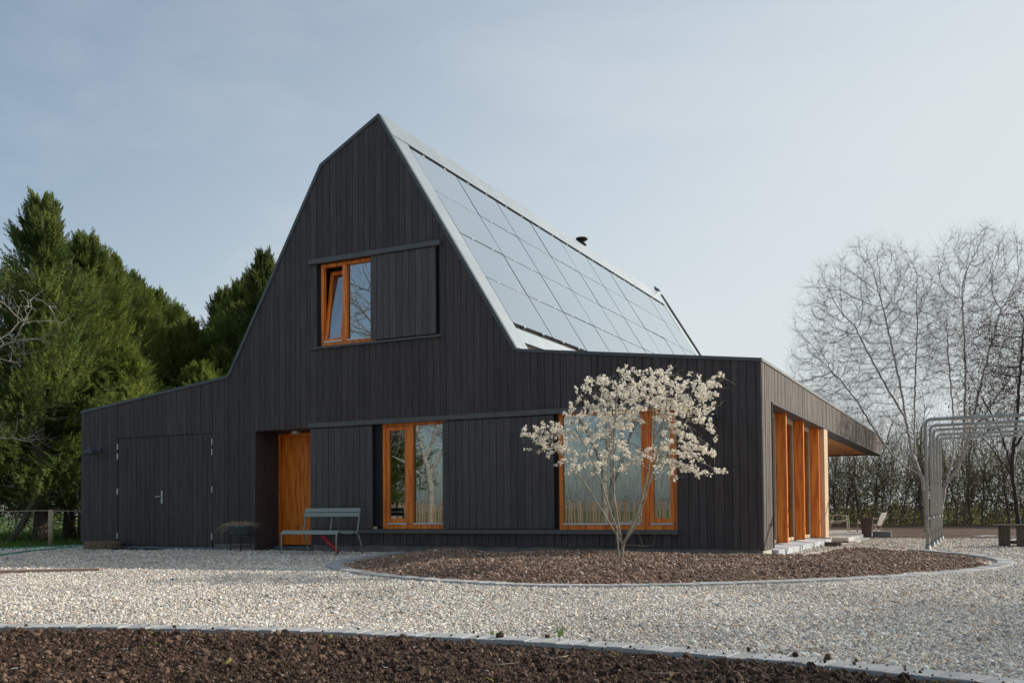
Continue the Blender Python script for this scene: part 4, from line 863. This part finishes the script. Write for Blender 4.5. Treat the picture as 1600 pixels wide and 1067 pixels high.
# conifers: fronds of small leaflets over a cone
def conifer_crown(seed, hgt=10., rad=1.9, n=6800, base=.9):
    rg = np.random.default_rng(seed); nb = n//24; per = 24
    tb = rg.uniform(0, 1, nb)**.85; ab = rg.uniform(0, 2*np.pi, nb)
    wob = np.array([noise.noise(Vector((math.cos(a)*1.6+seed, math.sin(a)*1.6, q*7))) for a, q in zip(ab, tb)])
    Lb = (rad*(np.clip(1-tb, 0, 1)**1.0)+.16)*np.clip(.62+tb*3, 0, 1)*(1+.55*wob)*rg.uniform(.75, 1.2, nb)
    el0 = np.radians(8+46*tb+24*(tb > .80)+rg.normal(0, 9, nb)); zb_ = base+(hgt-base-.15)*tb-Lb*np.tan(np.clip(el0, .05, 1.1))*.35
    f = np.tile(np.linspace(0, 1, per)**.62, nb).reshape(nb, per)*.78+.22; curve = .38*f**2
    hor = Lb[:, None]*f; z = zb_[:, None]+hor*np.tan(np.clip(el0, .05, 1.15))[:, None]*.55+Lb[:, None]*curve*(.5+.9*tb[:, None])
    aa = ab[:, None]+rg.normal(0, .05, (nb, per)); sp = (.05+.30*f*(1-f*.55))*np.clip(Lb[:, None], .3, 1.6)
    C0 = np.stack([hor*np.cos(aa), hor*np.sin(aa), z], -1)+rg.normal(0, 1, (nb, per, 3))*sp[..., None]*.42; C0 = C0.reshape(-1, 3)
    an = aa.reshape(-1); t = np.repeat(tb, per); n = len(C0)
    outw = np.c_[np.cos(an), np.sin(an), .55+t*1.1+rg.normal(0, .3, n)]+rg.normal(0, .42, (n, 3)); outw /= np.linalg.norm(outw, axis=1, keepdims=True)
    L = rg.uniform(.18, .52, n)*(1-.1*t); outw[:, 2] += np.maximum(t-.8, 0)*6; outw /= np.linalg.norm(outw, axis=1, keepdims=True); side = np.cross(outw, rg.normal(size=(n, 3))); side /= np.linalg.norm(side, axis=1, keepdims=True); nrm = np.cross(outw, side)
    K = 10; tris = []
    for k in range(K):
        f = (k+.3)/K
        for s in (-1, 1):
            p = C0+outw*(L*f)[:, None]+nrm*(.03*np.sin(k*2.1)); w = (L*.30*(1-f*.72))[:, None]; dirv = side*s*.75+outw*.75+nrm*rg.normal(0, .35, (n, 1)); q = p+dirv*w*rg.uniform(.6, 1.2, (n, 1)); m = p+outw*(L*.065)[:, None]
            tris.append(np.stack([p-outw*(L*.035)[:, None], q, m], 1))
    p = C0+outw*(L*.75)[:, None]; tris.append(np.stack([p-side*.02, p+side*.02, C0+outw*(L*1.15)[:, None]], 1))
    V = np.concatenate(tris, 0).reshape(-1, 3); return np_mesh('crown', V, np.arange(len(V)).reshape(-1, 3))
crowns = [conifer_crown(3, 10, 2.9, 11500), conifer_crown(8, 10, 3.2, 12500), conifer_crown(15, 10, 2.6, 10500)]
def tube_mesh(pts, rad, k=10):
    b = MB().tube(pts, rad, k); me = bpy.data.meshes.new('trunk'); me.from_pydata(b.v, [], b.f); return me
trk = tube_mesh([(0, 0, -.1), (.03, 0, 1), (-.03, .04, 3), (0, 0, 6), (0, 0, 9.3)], [.26, .19, .15, .09, .02]); trk.materials.append(MT['brown_bark'])
stub = []
for k in range(60):
    a = random.uniform(0, 6.28); z = random.uniform(.4, 4.5); l = random.uniform(.5, 1.5); stub.append((0, 0, z, math.cos(a)*l, math.sin(a)*l, z+l*random.uniform(-.1, .4), .025, .006))
stubm = seg_mesh('dead_branches', stub, 4); stubm.materials.append(MT['branch'])
for c in crowns[:2]: c.materials.append(MT['conifer'])
crowns[2].materials.append(MT['conifer_dark'])
def conifer(x, y, h, ci, label, wide=1.0, lift=0):
    r = thing('conifer_tree', label, 'tree', (x, y, 0), 'tall conifers behind the house')
    s = h/10; rz = random.uniform(0, 6.28)
    for nm, me in (('trunk', trk), ('crown', crowns[ci]), ('dead_branches', stubm)):
        o = bpy.data.objects.new(nm, me); link(o, r); o.scale = (s*wide, s*wide, s) if nm == 'crown' else (s, s, s); o.rotation_euler = (0, 0, rz)
        if nm == 'crown': o.location = (0, 0, lift)
    return r
row1 = [(-20.45, 2.55, 9.5, 2, 'tallest dark conifer standing at the left edge', 1.0), (-22.3, 5.5, 9.5, 0, 'conifer with a feathery tip, second from the left', 1.0), (-23.4, 7.4, 9.4, 1, 'green conifer third from the left in the row', .9), (-25.2, 9.9, 9.5, 0, 'green conifer fourth from the left in the row', 1.0), (-26.6, 12.2, 9.5, 1, 'green conifer fifth from the left in the row', 1.0), (-28.4, 15.1, 9.6, 0, 'distant conifer at the low point of the tree line', 1.1),
        (-27.4, 16.8, 9.7, 1, 'distant conifer just right of the low point', 1.0), (-24.5, 13.9, 9.6, 2, 'slim dark conifer third from the roof slope', 1.05), (-21.9, 12.2, 9.5, 0, 'green conifer second from the roof slope', 1.0), (-19.95, 11.1, 9.9, 2, 'slender conifer tip touching the black roof slope', .8), (-18.6, 11.4, 9.0, 0, 'conifer mostly hidden behind the black roof slope', .9)]
for x, y, h, ci, lab, wd in row1: conifer(x, y, h, ci, lab, wd)
for x, y, h, ci, lab, wd in ((-23.2, 1.0, 7.2, 1, 'lower conifer cut by the left edge of the view', .9), (-19.6, 4.7, 5.6, 1, 'shorter bushy conifer nearest the left house corner', 1.35), (-18.9, 7.0, 5.4, 0, 'shorter bushy conifer just above the low black roof', 1.45), (-20.2, 9.2, 6.2, 1, 'bushy mid height conifer over the low black roof', 1.3), (-25.5, 4.2, 7.0, 0, 'bushy conifer behind the leaning log', 1.2), (-22.6, 10.0, 7.6, 0, 'rounded conifer in the middle of the tree line', 1.2), (-21.4, 4.2, 8.0, 1, 'mid height conifer filling between the two tallest at left', 1.0), (-27.3, 14.2, 8.6, 1, 'broad conifer filling the dip of the tree line', 1.3), (-23.0, 13.0, 8.4, 0, 'broad conifer below the slim dark tip near the roof', 1.3), (-21.0, 11.2, 8.2, 1, 'broad conifer low against the black roof slope', 1.2)): conifer(x, y, h, ci, lab, wd)

# hedge row of thin trees beyond the terrace
def hedge_tree(seed, h):
    random.seed(seed); segs = []; ends = []; a = Vector((0, 0, -.1)); d = Vector((random.gauss(0, .08), random.gauss(0, .08), 1)).normalized(); r = random.uniform(.03, .055); n = 9
    def grow(a, d, r, l, n, lev):
        for k in range(n):
            d2 = (d+rvec()*(.16 if lev == 0 else .28)+Vector((0, 0, .05))).normalized(); b = a+d2*l/n; segs.append((*a, *b, r*(1-.75*k/n), r*(1-.75*(k+1)/n))); 
            if lev < 2 and (k > 0 or lev):
                for _ in range(3 if lev == 0 else 2): grow(b, (d2*.55+rvec()*.8+Vector((0, 0, .25))).normalized(), r*.42*(1-.6*k/n), l*(.30 if lev == 0 else .5)*random.uniform(.6, 1.2), 4, lev+1)
            if lev: ends.append((b, d2))
            a = b; d = d2
    grow(a, d, r, h, n, 0); return segs, ends
protos = []
for s_ in range(5):
    segs, ends = hedge_tree(100+s_, random.uniform(3.6, 4.6)); me = seg_mesh('trunk', segs, 5); me.materials.append(MT['hedge_twig'])
    low = [e for e in ends if e[0].z < 3.0] or ends; lf = leaf_mesh(low, 1300, .026, .32, (0, 0, 0)); lf.materials.append(MT['hedge_leaf']); protos.append((me, lf))
random.seed(5)
x = -5.5; k = 0
while x < 15:
    yb = 28.6+random.uniform(-.35, .35); me, lf = protos[k % 5]; r = thing('hedge_tree', 'thin dark stemmed hedge tree with young green leaves beyond the terrace', 'tree', (x, yb, 0), 'thin trees of the boundary hedge')
    for nm, m_ in (('trunk', me), ('leaves', lf)): o = bpy.data.objects.new(nm, m_); link(o, r); 
    r.rotation_euler = (0, 0, random.uniform(0, 6.28)); s = random.uniform(.85, 1.2); r.scale = (s, s, s*random.uniform(.9, 1.1)); x += random.uniform(.26, .55); k += 1
def mass(name, x0, x1, y0, y1, z1, n, size, m, lab, seed=1, twig=False):
    rg = np.random.default_rng(seed); X = rg.uniform(x0, x1, n); Y = rg.uniform(y0, y1, n); top = z1*(.8+.35*np.array([noise.noise(Vector((a*.5, seed, 0))) for a in X])); Z = rg.uniform(0, 1, n)**1.5*top
    keep = np.array([noise.noise(Vector((a*1.1, b*1.1, c*1.3))) for a, b, c in zip(X, Y, Z)]) > -.22; P = np.c_[X, Y, Z][keep]; n = len(P)
    a = rg.normal(size=(n, 3)); a /= np.linalg.norm(a, axis=1, keepdims=True); b = np.cross(a, rg.normal(size=(n, 3))); b /= np.linalg.norm(b, axis=1, keepdims=True); s = (size*rg.uniform(.5, 1.5, n))[:, None]
    V = np.stack([P-a*s, P+b*s*.5, P+a*s, P-b*s*.5], 1).reshape(-1, 3); o = finish(name, np_mesh(name, V, np.arange(4*n).reshape(-1, 4)), m); tag(o, lab, 'hedge', kind='stuff'); return o
mass('hedge_foliage', -7, 17, 28.9, 30.8, 3.4, 52000, .044, MT['hedge_leaf'], 'mass of young green leaves filling the boundary hedge')
def twigs(name, x0, x1, y0, y1, zt, n, m, lab, seed):
    rg = np.random.default_rng(seed); P = np.c_[rg.uniform(x0, x1, n), rg.uniform(y0, y1, n), np.zeros(n)]; segs = []
    for p in P:
        a = Vector(p)+Vector((0, 0, random.uniform(0, .5)*zt)); d = Vector((random.gauss(0, .25), random.gauss(0, .25), 1)).normalized(); l = zt*random.uniform(.25, .6)
        for k in range(4):
            d = (d+rvec()*.22).normalized(); b = a+d*l/4; segs.append((*a, *b, .008*(1-.2*k), .008*(1-.2*(k+1)))); 
            if k: c = b+(d+rvec()).normalized()*l*.22; segs.append((*b, *c, .004, .003))
            a = b
    o = finish(name, seg_mesh(name, segs, 3), m); tag(o, lab, 'hedge', kind='stuff'); return o
mass('hedge_bottom_litter', -8, 18, 30.5, 34, 1.25, 26000, .06, MT['farsoil'], 'brown dead leaves and stems low in the boundary hedge', 21)
twigs('hedge_twigs', -7, 17, 28.4, 31.5, 5.2, 4200, MT['hedge_twig'], 'tangle of bare brown twigs in the boundary hedge', 4)
twigs('hedge_undergrowth', -32, -17.8, 2.2, 16, 2.2, 1300, MT['hedge_twig'], 'thin brown undergrowth stems between the conifers', 6)
mass('shrub_layer', -40, -18.0, 12, 20, 3.6, 22000, .07, MT['conifer'], 'low green shrubs seen between the conifer trunks', 3)
mass('far_woodland', -70, 70, 70, 76, 4.0, 16000, .16, MT['hedge_twig'], 'distant brown woodland behind the hedge', 9)
twigs('rear_thicket', -48, 6, -27, -23, 6.0, 1100, MT['hedge_twig'], 'bare thicket behind the viewer seen in the window reflections', 14)
mass('rear_hedge', -48, 6, -28, -25, 1.7, 14000, .05, MT['hedge_leaf'], 'green hedge behind the viewer seen in the window reflections', 15)
mass('side_woodland', 18, 21, -40, 40, 5.5, 26000, .16, MT['hedge_leaf'], 'green hedge at the right of the yard outside the view', 12)

# ================================================================ THE BLOSSOMING SHRUB
bs = (-1.36, -2.85)
zb = float(bed_h(np.array([bs]))[0])
tg = [(-2.35, -2.9, 1.75), (-1.95, -3.3, 2.1), (-1.6, -2.5, 2.35), (-1.25, -3.2, 2.5), (-.95, -2.6, 2.55), (-.55, -3.1, 2.45), (-.25, -2.8, 2.2), (-.35, -3.3, 1.5), (-1.5, -3.5, 1.4)]
ST = [[(bs[0], bs[1], zb-.05), (bs[0]+.02, bs[1], zb+.08), (bs[0]+.04, bs[1], zb+.20)]]
frk = (bs[0]+.04, bs[1], zb+.20)
ST.append([frk, (-1.15, -2.95, .30), (-.92, -2.95, .29), (-.82, -2.95, .33), (-.84, -2.95, .58)]); ST.append([(-1.0, -2.95, .29), (-1.03, -2.97, .42), (-1.12, -2.95, .55)])
ST += [[frk, (-1.55, -2.8, .62), (-1.85, -2.85, 1.15), tg[0]], [frk, (-1.50, -2.9, .8), (-1.62, -3.0, 1.35), tg[1]], [(bs[0]-.03, bs[1]+.02, zb-.03), (-1.44, -2.8, .7), (-1.52, -2.7, 1.3), tg[2]],
       [frk, (-1.36, -2.95, .6), (-1.42, -3.0, 1.2), tg[3]], [frk, (-1.15, -2.8, .65), (-.98, -2.7, 1.3), (-.95, -2.6, 1.9), tg[4]], [frk, (-1.12, -2.9, .55), (-.90, -3.0, 1.1), (-.72, -3.05, 1.6), tg[5]], [(-.98, -2.75, 1.1), (-.75, -2.8, 1.6), (-.45, -2.85, 1.9), tg[6]]]
blobs = [(-1.15, -2.9, 2.36, .90, .75, .40, .32), (-.5, -2.9, 2.28, .66, .6, .44, .26), (-1.65, -2.9, 2.0, .65, .6, .38, .16), (-2.25, -2.95, 1.80, .62, .4, .28, .13), (-.32, -3.0, 1.75, .42, .4, .42, .12), (-.22, -3.0, 1.28, .40, .35, .12, .04), (-1.2, -3.2, 1.38, .4, .25, .14, .04), (.05, -2.9, 2.45, .28, .15, .14, .03), (-1.6, -3.0, 1.55, .75, .4, .32, .10), (-.6, -3.0, 1.5, .6, .4, .25, .07)]
big, small, ends = make_tree(ST, blobs, 1900, .060, .95, .072, 60, .0017, .008, 0, .10, .0, (0, 0, .05), .002, .4, 2.3, maxr=.021)
shrub = tree_object('blossoming_shrub', 'multi stemmed shrub covered in cream white blossom on the mulch bed', 'shrub', (bs[0], bs[1], 0), big, small, MT['shrub_bark'], MT['shrub_bark'], None, 8)
def flower(seed):
    rs = random.Random(seed); b = MB(); 
    for k in range(rs.choice((6, 7, 8))):
        a = rs.uniform(0, 6.28); el = rs.uniform(-.3, 1.3); d = Vector((math.cos(a)*math.cos(el), math.sin(a)*math.cos(el), math.sin(el))); u = d.cross(Vector((0, 0, 1.01))).normalized(); l = rs.uniform(.75, 1.15); w = .42
        b.add([Vector((0, 0, 0)), d*l*.5+u*w, d*l+u*w*.45+Vector((0, 0, .15)), d*l-u*w*.45+Vector((0, 0, .15)), d*l*.5-u*w], [(0, 1, 2, 3, 4)])
    me = bpy.data.meshes.new('flower'); me.from_pydata([tuple(v) for v in b.v], [], b.f); return me
fl = source('blossom_flower', [flower(i) for i in range(6)], MT['petal'])
tips = []
for row in small:
    p = Vector(row[3:6]); d = (Vector(row[3:6])-Vector(row[0:3])).normalized(); r_ = row[7]
    f = noise.noise(p*5.5)*2.1+.02; sparse = .22 if p.z < 1.85 and -2.0 < p.x < -.62 else 0
    if r_ < .0042 and p.z > 1.12 and random.random() < .40+f-sparse:
        q = p+rvec()*.012
        for _ in range(random.randint(5, 9)): tips.append((q+rvec()*.026+d*random.uniform(-.035, .035), d))
n = len(tips); P = np.array([tuple(p-Vector((bs[0], bs[1], 0))) for p, d in tips])
o = scatter('blossom', P, rng.uniform(.014, .0245, n), np.c_[rng.normal(0, .6, n), rng.normal(0, .6, n), rng.uniform(0, 6.28, n)], fl, 'stuff', shrub)
bm_ = leaf_mesh([(Vector(p), d) for p, d in tips], int(n*.35), .008, .02, (bs[0], bs[1], 0)); o = finish('bud_scales', bm_, MT['bud'], shrub); o['kind'] = 'stuff'
print('blossoms', n)

# ================================================================ BEHIND THE VIEWER (seen in the window reflections) and to the right (casting shade)
random.seed(9)
for i, (x, y, rz, s, lab) in enumerate(((-15.5, -22, 1.0, 1.15, 'bare birch reflected in the narrow front window'), (-9.2, -21, 2.4, 1.0, 'bare birch reflected in the wide front window'), (-21, -27, 4.0, 1.3, 'bare birch farther back reflected in the windows'), (-5.5, -26, 5.2, 1.1, 'bare birch reflected at the right of the wide window'), (-14.5, -31, .4, 1.4, 'tall bare birch reflected in the upper window'),
                                        (12.2, 2.4, 3.0, .85, 'bare birch beside the yard shading the gravel at right'), (13.6, -.8, 1.2, .85, 'bare birch farther right shading the near gravel'), (15.5, 7.5, .3, .8, 'bare birch right of the pipe arches outside the view'), (18, 3, 5.0, .9, 'bare birch outside the view behind the others at right'))):
    src = birch if i % 2 else birch2; copy_tree(src, (x, y, 0), rz, s, lab)
RT = [[(0, 0, -.1), (.1, 0, 1.2), (.05, .05, 2.2)], [(.05, .05, 2.2), (-.4, .1, 3.6), (-.9, 0, 5.5), (-1.0, 0, 7.2)], [(.05, .05, 2.2), (.7, 0, 3.2), (1.6, .2, 4.6), (2.0, .2, 6.0)], [(-.1, .05, 2.8), (.3, -.4, 4.4), (.3, -.5, 6.5)], [(.08, 0, 1.7), (-.9, -.2, 2.5), (-2.0, -.3, 3.0)]]
big, small, ends = make_tree(RT, [(0, 0, 6, 3.4, 2.6, 3.2, .8), (-1.6, 0, 3.8, 1.8, 1.6, 1.4, .2)], 1500, .2, 2.6, .30, 60, .009, .03, 2, .4, .0, (0, 0, .05), .005, .5)
rt0 = tree_object('bare_tree', 'stout lichened bare tree behind the viewer reflected in the narrow window', 'tree', (0, 0, 0), big, small, MT['pale_branch'], MT['branch'])
rt0.location = (-15.9, -15.6, 0)
copy_tree(rt0, (-9.4, -17.5, 0), 2.0, 1.05, 'stout lichened bare tree behind the viewer reflected in the wide window')
copy_tree(rt0, (-19.2, -18.0, 0), 4.1, 1.35, 'tall lichened bare tree behind the viewer reflected in the upper window')
conifer(-19.5, -17.0, 7.5, 0, 'conifer behind the viewer reflected in the narrow sash', 1.1); conifer(-27, -18, 8.5, 1, 'conifer farther behind the viewer reflected in the windows', 1.2)
r = thing('paling_fence', 'chestnut paling fence behind the viewer reflected in the windows', 'fence', (-12, -14.5, 0))
pme = bpy.data.meshes.new('paling'); b = MB().add([(-.03, -.012, 0), (.03, -.012, 0), (.03, .012, 0), (-.03, .012, 0), (-.026, -.01, 1.05), (.026, -.01, 1.05), (.026, .01, 1.05), (-.026, .01, 1.05), (0, 0, 1.13)], [(0, 3, 2, 1), (0, 1, 5, 4), (1, 2, 6, 5), (2, 3, 7, 6), (3, 0, 4, 7), (4, 5, 8), (5, 6, 8), (6, 7, 8), (7, 4, 8)]); pme.from_pydata(b.v, [], b.f); pme.materials.append(MT['picket'])
for k in range(150):
    o = bpy.data.objects.new('paling', pme); link(o, r); o.location = (-7.6+k*.105, .9-k*.012+random.gauss(0, .01), random.uniform(-.08, .04)); o.rotation_euler = (random.gauss(0, .03), random.gauss(0, .03), random.gauss(0, .1))
for z in (.3, .85): MB().tube([(-19.7, -13.6, z), (-3.8, -15.4, z)], .006, 5).build('wire', MT['steel'], r)
print('done', len(bpy.data.objects))
